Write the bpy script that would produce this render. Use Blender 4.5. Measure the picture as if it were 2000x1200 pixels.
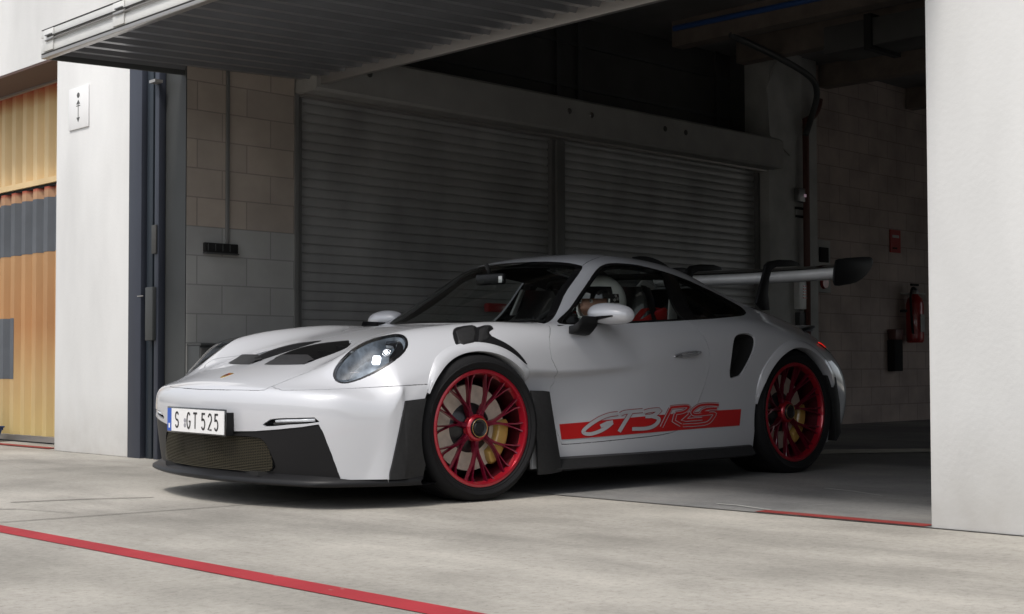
import bpy, bmesh, math, random
import numpy as np
from mathutils import Vector, Matrix
from mathutils.bvhtree import BVHTree
random.seed(7); rng = np.random.default_rng(7)
for o in list(bpy.data.objects): bpy.data.objects.remove(o, do_unlink=True)
SC = bpy.context.scene
COL = SC.collection
# ------------------------------------------------------------------ camera
CAM_LOC = Vector((-4.2949, -5.7989, 0.6232))
FPX, PITCH, ROLL, YAW, CY = 2705.74, 0.0331, -0.0028, 0.7443, 29.54
_fw = Vector((math.sin(YAW)*math.cos(PITCH), math.cos(YAW)*math.cos(PITCH), math.sin(PITCH)))
_rt = Vector((math.cos(YAW), -math.sin(YAW), 0)); _up = _rt.cross(_fw)
CR = math.cos(ROLL)*_rt + math.sin(ROLL)*_up; CU = -math.sin(ROLL)*_rt + math.cos(ROLL)*_up; CF = _fw
cam = bpy.data.objects.new('camera', bpy.data.cameras.new('camera')); COL.objects.link(cam)
cam.matrix_world = Matrix(((CR.x, CU.x, -CF.x, CAM_LOC.x), (CR.y, CU.y, -CF.y, CAM_LOC.y), (CR.z, CU.z, -CF.z, CAM_LOC.z), (0, 0, 0, 1)))
cam.data.sensor_width = 36; cam.data.sensor_fit = 'HORIZONTAL'
cam.data.lens = FPX/2000*36; cam.data.shift_y = CY/2000; cam.data.clip_start = .05; cam.data.clip_end = 2000
SC.camera = cam
# ------------------------------------------------------------------ world, sun, exposure
SUN_EL, SUN_ROT = math.radians(58.5), math.radians(256)
w = bpy.data.worlds.new('World'); SC.world = w; w.use_nodes = True
nt = w.node_tree; bg = nt.nodes['Background']
sky = nt.nodes.new('ShaderNodeTexSky'); sky.sky_type = 'NISHITA'; sky.sun_disc = False
sky.sun_elevation = SUN_EL; sky.sun_rotation = SUN_ROT; sky.dust_density = 3.0; sky.air_density = 1.0; sky.ozone_density = 1.0
hsv = nt.nodes.new('ShaderNodeHueSaturation'); hsv.inputs['Saturation'].default_value = 0.35
nt.links.new(sky.outputs[0], hsv.inputs['Color']); nt.links.new(hsv.outputs[0], bg.inputs['Color'])
bg.inputs['Strength'].default_value = 0.15
sun = bpy.data.objects.new('sun', bpy.data.lights.new('sun', 'SUN')); COL.objects.link(sun)
sun.data.energy = 1.45; sun.data.angle = math.radians(8); sun.data.color = (1, .95, .88)
# NISHITA: rotation is measured clockwise from +Y
sd = Vector((math.sin(SUN_ROT)*math.cos(SUN_EL), math.cos(SUN_ROT)*math.cos(SUN_EL), math.sin(SUN_EL)))
sun.rotation_euler = sd.to_track_quat('Z', 'Y').to_euler(); sun.location = sd*30
SC.view_settings.view_transform = 'Standard'; SC.view_settings.look = 'None'; SC.view_settings.gamma = 1
SC.view_settings.exposure = 0.30
SC.render.engine = 'CYCLES'
try:
    SC.cycles.max_bounces = 10; SC.cycles.diffuse_bounces = 5; SC.cycles.transparent_max_bounces = 12
    SC.cycles.caustics_reflective = False; SC.cycles.caustics_refractive = False
except Exception: pass

# ------------------------------------------------------------------ materials
def mat(name, col, rough=.5, metal=0., coat=0., bump=None, noise=None, emit=None, spec=.5, alpha=None, trans=0., aniso=None):
    """col linear rgb; noise=(scale, amount[, stretch]) varies colour; bump=(scale, strength)"""
    m = bpy.data.materials.new(name); m.use_nodes = True; n = m.node_tree; b = n.nodes['Principled BSDF']
    b.inputs['Base Color'].default_value = (*col, 1); b.inputs['Roughness'].default_value = rough
    b.inputs['Metallic'].default_value = metal; b.inputs['Coat Weight'].default_value = coat
    b.inputs['Coat Roughness'].default_value = .02; b.inputs['Coat IOR'].default_value = 1.75; b.inputs['Specular IOR Level'].default_value = spec
    tc = n.nodes.new('ShaderNodeTexCoord')
    if noise:
        mp = n.nodes.new('ShaderNodeMapping'); n.links.new(tc.outputs['Object'], mp.inputs[0])
        if len(noise) > 2: mp.inputs['Scale'].default_value = noise[2]
        t = n.nodes.new('ShaderNodeTexNoise'); t.inputs['Scale'].default_value = noise[0]; t.inputs['Detail'].default_value = 6
        n.links.new(mp.outputs[0], t.inputs['Vector'])
        r = n.nodes.new('ShaderNodeMapRange'); r.inputs['From Min'].default_value = .3; r.inputs['From Max'].default_value = .7
        r.inputs['To Min'].default_value = 1-noise[1]; r.inputs['To Max'].default_value = 1+noise[1]
        n.links.new(t.outputs[0], r.inputs[0])
        mx = n.nodes.new('ShaderNodeVectorMath'); mx.operation = 'SCALE'; mx.inputs[0].default_value = col
        n.links.new(r.outputs[0], mx.inputs['Scale']); n.links.new(mx.outputs[0], b.inputs['Base Color'])
    if bump:
        t = n.nodes.new('ShaderNodeTexNoise'); t.inputs['Scale'].default_value = bump[0]; t.inputs['Detail'].default_value = 5
        n.links.new(tc.outputs['Object'], t.inputs['Vector'])
        u = n.nodes.new('ShaderNodeBump'); u.inputs['Strength'].default_value = bump[1]; u.inputs['Distance'].default_value = .01
        n.links.new(t.outputs[0], u.inputs['Height']); n.links.new(u.outputs[0], b.inputs['Normal'])
    if emit:
        b.inputs['Emission Color'].default_value = (*emit[0], 1); b.inputs['Emission Strength'].default_value = emit[1]
    if trans: b.inputs['Transmission Weight'].default_value = trans
    if alpha is not None: b.inputs['Alpha'].default_value = alpha
    return m
def glassmat(name, tint, refl_rough=.0, f0=1.5):
    m = bpy.data.materials.new(name); m.use_nodes = True; n = m.node_tree
    for q in list(n.nodes): n.nodes.remove(q)
    out = n.nodes.new('ShaderNodeOutputMaterial'); tr = n.nodes.new('ShaderNodeBsdfTransparent'); tr.inputs[0].default_value = (*tint, 1)
    gl = n.nodes.new('ShaderNodeBsdfGlossy'); gl.inputs['Roughness'].default_value = refl_rough
    lw = n.nodes.new('ShaderNodeLayerWeight'); lw.inputs['Blend'].default_value = .5
    pw = n.nodes.new('ShaderNodeMath'); pw.operation = 'POWER'; pw.inputs[1].default_value = 4.5; n.links.new(lw.outputs['Facing'], pw.inputs[0])
    fr = n.nodes.new('ShaderNodeMath'); fr.operation = 'MULTIPLY_ADD'; fr.inputs[1].default_value = .85; fr.inputs[2].default_value = (f0-1)*.12; n.links.new(pw.outputs[0], fr.inputs[0])
    mx = n.nodes.new('ShaderNodeMixShader')
    n.links.new(fr.outputs[0], mx.inputs[0]); n.links.new(tr.outputs[0], mx.inputs[1]); n.links.new(gl.outputs[0], mx.inputs[2]); n.links.new(mx.outputs[0], out.inputs[0])
    return m
M = {}
M['paint'] = mat('pearl_grey_paint', (.56, .57, .60), .45, .05, 1.0)
M['black'] = mat('satin_black_plastic', (.009, .009, .010), .45, bump=(300, .05), spec=.28)
M['blade'] = mat('matt_carbon', (.020, .020, .021), .5, noise=(60, .15), spec=.3)
M['gap'] = mat('dark_cavity', (.006, .006, .006), .9)
M['gloss'] = mat('gloss_black', (.008, .008, .009), .08, coat=.5)
M['tyre'] = mat('tyre_rubber', (.008, .008, .009), .75, bump=(200, .15), spec=.25)
M['rim'] = mat('red_anodised', (.42, .008, .024), .30, .5, .6)
M['spoke'] = mat('deep_red_spoke', (.19, .004, .026), .32, .6, .5)
M['barrel'] = mat('dark_red_barrel', (.07, .002, .008), .45, .5)
M['hub'] = mat('hub_black', (.012, .012, .013), .3)
M['disc'] = mat('ceramic_disc', (.66, .57, .48), .42, .35, noise=(30, .12))
M['caliper'] = mat('caliper_gold', (.50, .30, .07), .35, coat=.6)
M['chrome'] = mat('bright_metal', (.75, .75, .76), .15, 1)
M['steel'] = mat('grey_metal', (.28, .28, .28), .45, .8)
M['white'] = mat('white_plastic', (.75, .75, .74), .35)
M['red'] = mat('red_film', (.50, .013, .014), .35, coat=.6)
M['glass'] = glassmat('tinted_glass', (.86, .885, .87), f0=1.5)
M['dglass'] = glassmat('dark_tinted_glass', (.50, .52, .51), f0=1.5)
M['clear'] = glassmat('clear_lens', (.94, .95, .97), f0=1.45)
M['led'] = mat('lit_led', (.9, .9, .9), .3, emit=((.85, .93, 1), 2.2))
M['tail'] = mat('lit_tail_lamp', (.5, .01, .01), .3, emit=((1, .02, .01), .5))
M['cloth'] = mat('dark_fabric', (.012, .012, .013), .9)
M['mesh'] = mat('brass_mesh', (.10, .088, .058), .45, .5)
M['pwhite'] = mat('plate_white', (.80, .80, .80), .4)
M['pblue'] = mat('plate_blue', (.03, .10, .45), .4)
M['ptext'] = mat('plate_black', (.01, .01, .01), .5)

# ------------------------------------------------------------------ object helpers
def tag(o, label=None, cat=None, group=None, kind=None):
    if label: o['label'] = label
    if cat: o['category'] = cat
    if group: o['group'] = group
    if kind: o['kind'] = kind
    return o
def link(name, me, m, parent=None):
    o = bpy.data.objects.new(name, me); COL.objects.link(o)
    if m is not None:
        for q in (m if isinstance(m, (list, tuple)) else [m]): me.materials.append(q)
    if XF[0] is not None: o.matrix_basis = XF[0]
    if parent is not None: o.parent = parent; o.matrix_parent_inverse = world(parent).inverted()
    return o
XF = [None]
_W = {}
def world(o):
    mw = o.matrix_basis.copy()
    return world(o.parent) @ o.matrix_parent_inverse @ mw if o.parent else mw
def thing(name, label, cat, loc=(0, 0, 0), group=None, rz=0):
    o = bpy.data.objects.new(name, None); COL.objects.link(o); o.location = loc; o.rotation_euler = (0, 0, rz); o.empty_display_size = .2
    return tag(o, label, cat, group)
def mesh(name, V, F, m, parent=None, smooth=False, nrm=None, sharp=None, mi=None):
    me = bpy.data.meshes.new(name); me.from_pydata([tuple(map(float, v)) for v in V], [], [tuple(int(i) for i in f) for f in F]); me.validate(); me.update()
    if smooth or nrm is not None: me.polygons.foreach_set('use_smooth', [True]*len(me.polygons))
    if nrm is not None: me.normals_split_custom_set_from_vertices([tuple(map(float, q)) for q in nrm])
    elif sharp is not None: me.set_sharp_from_angle(angle=math.radians(sharp))
    o = link(name, me, m, parent)
    if mi is not None: me.polygons.foreach_set('material_index', mi)
    return o
class MB:
    def __init__(s): s.V = []; s.F = []
    def add(s, V, F):
        n = len(s.V); s.V += [tuple(map(float, v)) for v in V]; s.F += [tuple(int(i)+n for i in f) for f in F]; return s
    def box(s, a, b, M_=None):
        x0, y0, z0 = a; x1, y1, z1 = b
        V = [(x0, y0, z0), (x1, y0, z0), (x1, y1, z0), (x0, y1, z0), (x0, y0, z1), (x1, y0, z1), (x1, y1, z1), (x0, y1, z1)]
        if M_ is not None: V = [M_ @ Vector(v) for v in V]
        return s.add(V, [(0, 3, 2, 1), (4, 5, 6, 7), (0, 1, 5, 4), (1, 2, 6, 5), (2, 3, 7, 6), (3, 0, 4, 7)])
    def prism(s, P, d):  # polygon of 3D points extruded by vector d
        n = len(P); d = Vector(d); P = [Vector(p) for p in P]
        return s.add(P+[p+d for p in P], [tuple(range(n))[::-1], tuple(range(n, 2*n))]+[(i, (i+1) % n, n+(i+1) % n, n+i) for i in range(n)])
    def tube(s, P, r, n=10, caps=True):
        P = [Vector(p) for p in P]; R_ = r if isinstance(r, (list, tuple)) else [r]*len(P); base = len(s.V); prev = None; V = []
        for i, p in enumerate(P):
            t = (P[min(i+1, len(P)-1)]-P[max(i-1, 0)]).normalized()
            if prev is None: a = t.orthogonal().normalized()
            else: a = (prev-t*prev.dot(t)).normalized()
            prev = a; b = t.cross(a)
            for k in range(n): V.append(p+(a*math.cos(2*math.pi*k/n)+b*math.sin(2*math.pi*k/n))*R_[i])
        F = [(i*n+k, i*n+(k+1) % n, (i+1)*n+(k+1) % n, (i+1)*n+k) for i in range(len(P)-1) for k in range(n)]
        if caps: F += [tuple(range(n))[::-1], tuple(range((len(P)-1)*n, len(P)*n))]
        return s.add(V, F)
    def lathe(s, prof, c, axis='y', n=64, a0=0, a1=2*math.pi):  # prof [(r, h)] about axis through c
        full = abs(a1-a0-2*math.pi) < 1e-6; m = n if full else n+1; V = []
        for r, h in prof:
            for k in range(m):
                a = a0+(a1-a0)*k/n; u, v = r*math.cos(a), r*math.sin(a)
                V.append({'y': (c[0]+u, c[1]+h, c[2]+v), 'z': (c[0]+u, c[1]+v, c[2]+h), 'x': (c[0]+h, c[1]+u, c[2]+v)}[axis])
        F = [(i*m+k, i*m+(k+1) % m, (i+1)*m+(k+1) % m, (i+1)*m+k) for i in range(len(prof)-1) for k in range(n)]
        return s.add(V, F)
    def grid(s, G, closed=False):  # G[i][j] points
        a, b = len(G), len(G[0])
        return s.add([p for r in G for p in r], [(i*b+j, i*b+(j+1) % b, (i+1)*b+(j+1) % b, (i+1)*b+j) for i in range(a-1) for j in range(b if closed else b-1)])
    def build(s, name, m, parent=None, smooth=False, sharp=None, bevel=0, seg=2):
        o = mesh(name, s.V, s.F, m, parent, smooth, sharp=sharp)
        if bevel:
            bm = bmesh.new(); bm.from_mesh(o.data); bmesh.ops.recalc_face_normals(bm, faces=bm.faces)
            E_ = [e for e in bm.edges if len(e.link_faces) == 2 and e.calc_face_angle(0) > math.radians(30)]
            bmesh.ops.bevel(bm, geom=E_, offset=bevel, segments=seg, affect='EDGES', profile=.5, clamp_overlap=True)
            bm.to_mesh(o.data); bm.free(); o.data.polygons.foreach_set('use_smooth', [True]*len(o.data.polygons)); o.data.set_sharp_from_angle(angle=math.radians(35))
        return o
def spline(P, n=6, closed=False):  # Catmull-Rom through points (any dimension)
    P = [np.array(p, float) for p in P]; L = len(P); out = []
    rngi = range(L) if closed else range(L-1)
    for i in rngi:
        p0 = P[(i-1) % L] if closed or i > 0 else 2*P[0]-P[1]; p1 = P[i]; p2 = P[(i+1) % L]
        p3 = P[(i+2) % L] if closed or i+2 < L else 2*P[-1]-P[-2]
        for k in range(n):
            t = k/n; out.append(.5*((2*p1)+(-p0+p2)*t+(2*p0-5*p1+4*p2-p3)*t*t+(-p0+3*p1-3*p2+p3)*t**3))
    if not closed: out.append(P[-1])
    return out
def pxray(px, py):
    return (CF + CR*((px-1000)/FPX) - CU*((py-600-CY)/FPX)).normalized()
def atplane(px, py, ax, val):
    d = pxray(px, py); i = 'xyz'.index(ax); return CAM_LOC + d*((val-CAM_LOC[i])/d[i])

# ================================================================== THE PLACE (room axes: a = into the garage, b = along the facade)
RA = .0284; XR = Matrix.Rotation(RA, 4, 'Z'); XF[0] = XR
def nodes_mat(name, rough=.8, spec=.3):
    m = bpy.data.materials.new(name); m.use_nodes = True; n = m.node_tree; b = n.nodes['Principled BSDF']
    b.inputs['Roughness'].default_value = rough; b.inputs['Specular IOR Level'].default_value = spec
    tc = n.nodes.new('ShaderNodeTexCoord'); return m, n, b, tc
def nz(n, tc, scale, detail=6, st=(1, 1, 1), rough=.55):
    mp = n.nodes.new('ShaderNodeMapping'); mp.inputs['Scale'].default_value = st; n.links.new(tc.outputs['Object'], mp.inputs[0])
    t = n.nodes.new('ShaderNodeTexNoise'); t.inputs['Scale'].default_value = scale; t.inputs['Detail'].default_value = detail; t.inputs['Roughness'].default_value = rough
    n.links.new(mp.outputs[0], t.inputs['Vector']); return t.outputs[0]
def ramp(n, src, stops):
    r = n.nodes.new('ShaderNodeValToRGB'); e = r.color_ramp.elements
    while len(e) < len(stops): e.new(.5)
    for q, (p, c) in zip(e, stops): q.position = p; q.color = (*c, 1)
    n.links.new(src, r.inputs[0]); return r.outputs[0]
def mixc(n, a, b_, f, mode='MIX'):
    x = n.nodes.new('ShaderNodeMix'); x.data_type = 'RGBA'; x.blend_type = mode
    for s_, v in ((0, f), (6, a), (7, b_)):
        if hasattr(v, 'links') or hasattr(v, 'is_linked'): n.links.new(v, x.inputs[s_])
        else: x.inputs[s_].default_value = v if s_ == 0 else (*v, 1)
    return x.outputs[2]
def concrete(name, c0, c1, c2, stain=.35, rough=.85, bump=.25):
    m, n, b, tc = nodes_mat(name, rough)
    big = ramp(n, nz(n, tc, .16, 4), [(.35, (.80, .80, .80)), (.60, (1, 1, 1))])
    base = ramp(n, nz(n, tc, .9, 8), [(.32, c0), (.52, c1), (.70, c2)])
    fine = ramp(n, nz(n, tc, 34, 7, rough=.85), [(.30, (.62, .61, .60)), (.47, (.97, .97, .97)), (.70, (1.16, 1.16, 1.16))])
    c = mixc(n, mixc(n, base, big, 1.0, 'MULTIPLY'), fine, 1.0, 'MULTIPLY')
    streak = ramp(n, nz(n, tc, 1.3, 7, (1, .25, 1), .65), [(.36, (1-stain,)*3), (.56, (1, 1, 1)), (1, (1, 1, 1))])
    c = mixc(n, c, streak, .9, 'MULTIPLY')
    stn = ramp(n, nz(n, tc, .55, 3, (1, .5, 1), .5), [(.30, (.78, .78, .77)), (.42, (.94, .94, .94)), (.54, (1, 1, 1))])
    c = mixc(n, c, stn, .8, 'MULTIPLY')
    pit = ramp(n, nz(n, tc, 24, 3, (1, .6, 1), .8), [(.27, (.55, .53, .50)), (.33, (1, 1, 1)), (1, (1, 1, 1))])
    c = mixc(n, c, pit, .7, 'MULTIPLY')
    spots = ramp(n, nz(n, tc, 6.5, 5, (1, .5, 1), .75), [(.28, (.72, .70, .68)), (.38, (1, 1, 1)), (1, (1, 1, 1))])
    c = mixc(n, c, spots, .8, 'MULTIPLY'); n.links.new(c, b.inputs['Base Color'])
    u = n.nodes.new('ShaderNodeBump'); u.inputs['Strength'].default_value = bump; u.inputs['Distance'].default_value = .006
    n.links.new(nz(n, tc, 90, 6, rough=.7), u.inputs['Height']); n.links.new(u.outputs[0], b.inputs['Normal']); return m
def wornline(name, col, under, lo=.36):
    m, n, b, tc = nodes_mat(name, .75)
    f = ramp(n, nz(n, tc, 14, 8, (1, .5, 1), .75), [(lo, (0, 0, 0)), (lo+.08, (1, 1, 1))]); v = ramp(n, nz(n, tc, 3, 6), [(.3, tuple(k*.75 for k in col)), (.7, col)])
    c = mixc(n, under, v, f); n.links.new(c, b.inputs['Base Color']); return m
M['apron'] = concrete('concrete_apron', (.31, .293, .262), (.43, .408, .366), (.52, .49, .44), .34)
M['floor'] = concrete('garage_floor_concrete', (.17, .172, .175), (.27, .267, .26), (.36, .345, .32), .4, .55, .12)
def plaster(name, col, dirt=.15):
    m, n, b, tc = nodes_mat(name, .85)
    v = ramp(n, nz(n, tc, 1.6, 8, (1, 1, .35)), [(.3, tuple(k*(1-dirt) for k in col)), (.6, col)])
    sp = n.nodes.new('ShaderNodeSeparateXYZ'); n.links.new(tc.outputs['Object'], sp.inputs[0])
    mr = n.nodes.new('ShaderNodeMapRange'); mr.inputs['From Min'].default_value = 0; mr.inputs['From Max'].default_value = .45; mr.inputs['To Min'].default_value = .75; mr.inputs['To Max'].default_value = 0
    ad = n.nodes.new('ShaderNodeMath'); ad.operation = 'MULTIPLY'; n.links.new(sp.outputs[2], mr.inputs[0]); n.links.new(mr.outputs[0], ad.inputs[0]); n.links.new(nz(n, tc, 5, 7), ad.inputs[1])
    c = mixc(n, v, (.40, .37, .33), ad.outputs[0]); n.links.new(c, b.inputs['Base Color'])
    u = n.nodes.new('ShaderNodeBump'); u.inputs['Strength'].default_value = .25; u.inputs['Distance'].default_value = .004
    n.links.new(nz(n, tc, 45, 6), u.inputs['Height']); n.links.new(u.outputs[0], b.inputs['Normal']); return m
M['plaster'] = plaster('white_render', (.74, .742, .735))
def blocks(name, cA, cB, mortar, bump=.5, dirt=.2):
    m, n, b, tc = nodes_mat(name, .9)
    sp = n.nodes.new('ShaderNodeSeparateXYZ'); n.links.new(tc.outputs['Object'], sp.inputs[0])
    cb = n.nodes.new('ShaderNodeCombineXYZ'); n.links.new(sp.outputs[0], cb.inputs[0]); n.links.new(sp.outputs[2], cb.inputs[1])
    br = n.nodes.new('ShaderNodeTexBrick'); n.links.new(cb.outputs[0], br.inputs['Vector']); br.inputs['Scale'].default_value = 1
    br.inputs['Brick Width'].default_value = .40; br.inputs['Row Height'].default_value = .20; br.inputs['Mortar Size'].default_value = .005; br.inputs['Mortar Smooth'].default_value = .3
    br.inputs['Color1'].default_value = (*cA, 1); br.inputs['Color2'].default_value = (*cB, 1); br.inputs['Mortar'].default_value = (*mortar, 1); br.inputs['Bias'].default_value = 0
    d = ramp(n, nz(n, tc, 2.2, 7), [(.3, (1-dirt,)*3), (.65, (1.06, 1.06, 1.06))])
    n.links.new(mixc(n, br.outputs[0], d, 1.0, 'MULTIPLY'), b.inputs['Base Color'])
    h = n.nodes.new('ShaderNodeMath'); h.operation = 'MULTIPLY_ADD'; h.inputs[1].default_value = -1; n.links.new(br.outputs['Fac'], h.inputs[0])
    s_ = n.nodes.new('ShaderNodeMath'); s_.operation = 'MULTIPLY'; s_.inputs[1].default_value = .25; n.links.new(nz(n, tc, 60, 5), s_.inputs[0]); n.links.new(s_.outputs[0], h.inputs[2])
    u = n.nodes.new('ShaderNodeBump'); u.inputs['Strength'].default_value = bump; u.inputs['Distance'].default_value = .006
    n.links.new(h.outputs[0], u.inputs['Height']); n.links.new(u.outputs[0], b.inputs['Normal']); return m
M['block'] = blocks('concrete_blockwork', (.47, .405, .345), (.40, .35, .305), (.30, .26, .235), .35)
M['blockgrey'] = blocks('grey_painted_blockwork', (.40, .40, .385), (.36, .36, .35), (.27, .27, .262), .3, .15)
M['blockfar'] = blocks('stained_blockwork', (.50, .415, .37), (.45, .375, .335), (.30, .25, .225), .4, .3)
M['shutter'] = mat('dark_painted_slats', (.36, .36, .355), .48, .2, noise=(2.2, .22, (1, 1, .5)))
M['postgrey'] = mat('post_grey', (.17, .17, .165), .5, .1, noise=(3, .12))
M['navy'] = mat('slate_blue_steel', (.040, .046, .064), .5, .2, noise=(4, .15, (1, 1, .3)))
M['navyd'] = mat('dark_slate_steel', (.020, .028, .038), .45, .2, noise=(4, .2, (1, 1, .3)))
M['dgrey'] = mat('dark_grey_steel', (.05, .053, .053), .55, .1, noise=(3, .12))
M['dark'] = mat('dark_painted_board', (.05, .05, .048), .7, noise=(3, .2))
M['ribs'] = mat('dark_door_sheet', (.20, .205, .215), .30, .4, noise=(3, .12))
M['fascia'] = mat('white_door_frame', (.72, .72, .70), .35, noise=(5, .06))
M['rail'] = mat('galvanised_rail', (.42, .40, .38), .35, .7)
M['lgrey'] = mat('light_grey_concrete', (.45, .45, .43), .85, noise=(4, .15), bump=(40, .2))
M['pipe'] = mat('brown_pipe', (.12, .05, .04), .5)
M['beam'] = mat('brown_beam', (.16, .13, .11), .7, noise=(6, .2))
M['blue'] = mat('blue_pipe', (.015, .05, .16), .4)
M['redpaint'] = mat('red_enamel', (.35, .012, .01), .3, coat=.4)
M['line_red'] = mat('worn_red_line', (.45, .05, .055), .7, noise=(9, .22, (1, 3, 1)), bump=(120, .2))
M['line_brown'] = mat('faded_red_line', (.26, .05, .045), .7, noise=(12, .35), bump=(120, .2))
M['line_white'] = mat('worn_white_line', (.60, .57, .50), .7, noise=(9, .22))
M['line_red'] = wornline('worn_red_line', (.40, .035, .045), (.34, .20, .18), .31); M['line_brown'] = wornline('faded_red_line', (.30, .05, .045), (.22, .17, .15), .33)
M['signwhite'] = mat('sign_white', (.84, .84, .84), .4)
def sheet(name, x0, x1, y0, y1, z, m, nx=1, ny=1):
    mb = MB(); mb.grid([[(x0+(x1-x0)*i/nx, y0+(y1-y0)*j/ny, z) for j in range(ny+1)] for i in range(nx+1)]); o = mb.build(name, m)
    return tag(o, kind='structure')
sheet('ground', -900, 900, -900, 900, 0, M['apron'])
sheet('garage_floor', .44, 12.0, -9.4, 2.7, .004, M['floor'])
mb = MB(); mb.box((-17.3, -70, 0), (-17, 60, 1.15)); tag(mb.build('reflection_wall', concrete('reflection_wall_concrete', (.30, .29, .27), (.36, .35, .33), (.40, .39, .37))), kind='structure')  # unseen low wall, added to give the car paint a horizon to reflect
mb = MB(); mb.box((-46, -90, 0), (-40, 70, 6.5)); tag(mb.build('reflection_bank', mat('dark_reflection_bank', (.09, .10, .07), .9, noise=(.3, .4))), kind='structure')  # unseen dark block behind the camera, added only for reflections in the paint
for b0, b1, mt, nm, a0, a1 in ((-7, 26, 'line_red', 'red_line', -2.15, -2.045), (-2.93, -2.13, 'line_brown', 'threshold_line', .445, .53), (2.3, 2.62, 'line_brown', 'threshold_line', .425, .48), (4.6, 6.5, 'line_brown', 'threshold_line', .50, .60)):
    sheet(nm, a0, a1, b0, b1, .0025 if nm == 'red_line' else .0065, M[mt])
mb = MB(); mb.add([(4.45, .126, .009), (5.60, -.78, .009), (5.25, -.90, .009), (3.986, -.134, .009)], [(0, 1, 2, 3)]); tag(mb.build('white_line', M['line_white']), kind='structure')
for k_, P in enumerate(([(1400, 987), (1440, 990), (1505, 999)], [(1575, 991), (1640, 986), (1702, 977)], [(1610, 956), (1665, 962), (1724, 971)])):
    q = [XR.inverted() @ atplane(x, y, 'z', 0) for x, y in P]; mb = MB()
    for a_, b_ in zip(q[:-1], q[1:]): mb.add([(a_.x-.012, a_.y, .007), (b_.x-.012, b_.y, .007), (b_.x+.012, b_.y, .007), (a_.x+.012, a_.y, .007)], [(0, 1, 2, 3)])
    tag(mb.build('paint_mark', wornline('faint_white_mark%d' % k_, (.50, .50, .48), (.27, .267, .26), .34)), kind='structure')
M['joint'] = mat('dark_joint', (.10, .09, .08), .95)
for nm, P in (('expansion_joint', [(-30, -.245), (-3.0, -.20), (-2.16, -.165)]), ('expansion_joint', [(-2.04, -.17), (-1.1, -.258), (-.2, -.30), (.43, -.32)]), ('crack', [(-1.6, .62), (-1.25, .50), (-1.0, .36)]), ('crack', [(-1.9, .45), (-1.72, .30), (-1.62, -.05)])):
    mb = MB(); w_ = .005 if nm == 'expansion_joint' else .009
    for (x0, y0), (x1, y1) in zip(P[:-1], P[1:]): mb.add([(x0, y0-w_, .003), (x1, y1-w_, .003), (x1, y1+w_, .003), (x0, y0+w_, .003)], [(0, 1, 2, 3)])
    tag(mb.build(nm, M['joint']), kind='structure')
def part(name, a, b, m, parent=None, bevel=0, **k):
    mb = MB(); mb.box(a, b); return mb.build(name, m, parent, bevel=bevel, **k)
# the building
bld = thing('pit_building', 'white rendered pit garage building with an open dark bay behind the car', 'building', (.6, 4.9, 0)); bld.matrix_basis = XR @ bld.matrix_basis if False else bld.matrix_basis
# facade pillars and upper wall
part('pillar', (.45, 3.25, 0), (.78, 4.385, 3.04), M['plaster'], bld, bevel=.008)
part('pillar', (.45, -4.9, 0), (.78, -2.955, 3.04), M['plaster'], bld, bevel=.008)
part('pillar', (.45, 7.4, 0), (.78, 8.6, 3.04), M['plaster'], bld)
part('upper_wall', (.45, -12, 3.041), (.80, 16, 6.2), M['plaster'], bld)
part('lintel_soffit', (.452, 4.39, 3.022), (.80, 7.39, 3.0395), mat('brown_soffit', (.10, .06, .05), .7), bld)
part('lintel_strip', (.802, 4.387, 3.005), (.83, 7.397, 3.05), M['rail'], bld)
part('side_wall', (.78, -3.32, .0), (1.9, -3.12, 3.9), M['plaster'], bld); part('side_wall', (7.5, -3.32, .0), (12, -3.12, 3.9), M['plaster'], bld); part('side_lintel', (1.901, -3.32, 2.62), (7.499, -3.12, 3.9), M['plaster'], bld)
part('side_wall', (.78, -9.6, .0), (12, -9.4, 3.9), M['plaster'], bld); part('back_wall', (12.0, -9.4, 0), (12.2, -3.33, 3.9), M['plaster'], bld); part('ceiling', (.80, -9.6, 3.86), (12, -3.331, 4.0), M['plaster'], bld)
part('back_wall', (12.0, .3, 0), (12.2, 2.9, 3.9), M['plaster'], bld)
part('back_wall', (12.0, -3.3, 2.8), (12.2, .299, 3.9), M['plaster'], bld)
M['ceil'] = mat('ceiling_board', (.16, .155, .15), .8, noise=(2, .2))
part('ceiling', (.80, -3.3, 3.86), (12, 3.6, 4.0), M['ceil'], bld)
# left side wall: pieces round the shutters
part('block_wall', (.52, 2.60, 1.60), (1.405, 2.80, 2.95), M['block'], bld)
part('block_wall_base', (.52, 2.598, 0), (1.405, 2.80, 1.60), M['blockgrey'], bld)
part('wall_trim', (1.405, 2.585, 0), (1.435, 2.80, 2.62), M['postgrey'], bld)
part('wall_pier', (7.15, 2.50, 0), (8.02, 2.80, 3.86), M['lgrey'], bld, bevel=.01)
part('block_wall', (8.02, 2.60, 0), (12.0, 2.80, 3.86), M['blockfar'], bld)
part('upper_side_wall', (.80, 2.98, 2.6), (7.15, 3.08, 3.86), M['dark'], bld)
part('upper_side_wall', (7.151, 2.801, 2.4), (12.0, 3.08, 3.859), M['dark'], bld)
part('inner_return', (.52, 2.81, 0), (.56, 3.248, 3.02), M['dgrey'], bld)
part('roof', (.5, -12, 6.205), (13, 16, 6.4), M['dark'], bld)
part('far_wall', (.79, 3.6, 0), (.90, 4.38, 3.0), M['dark'], bld)
# upper glazing frame over the shutter housing
for z in (3.20, 3.60): part('window_rail', (1.4, 2.955, z-.018), (7.14, 2.979, z+.018), M['dgrey'], bld)
for a in (4.55, 4.83, 6.9): part('window_mullion', (a-.025, 2.945, 2.95), (a+.025, 2.979, 3.859), M['dgrey'], bld)
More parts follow.
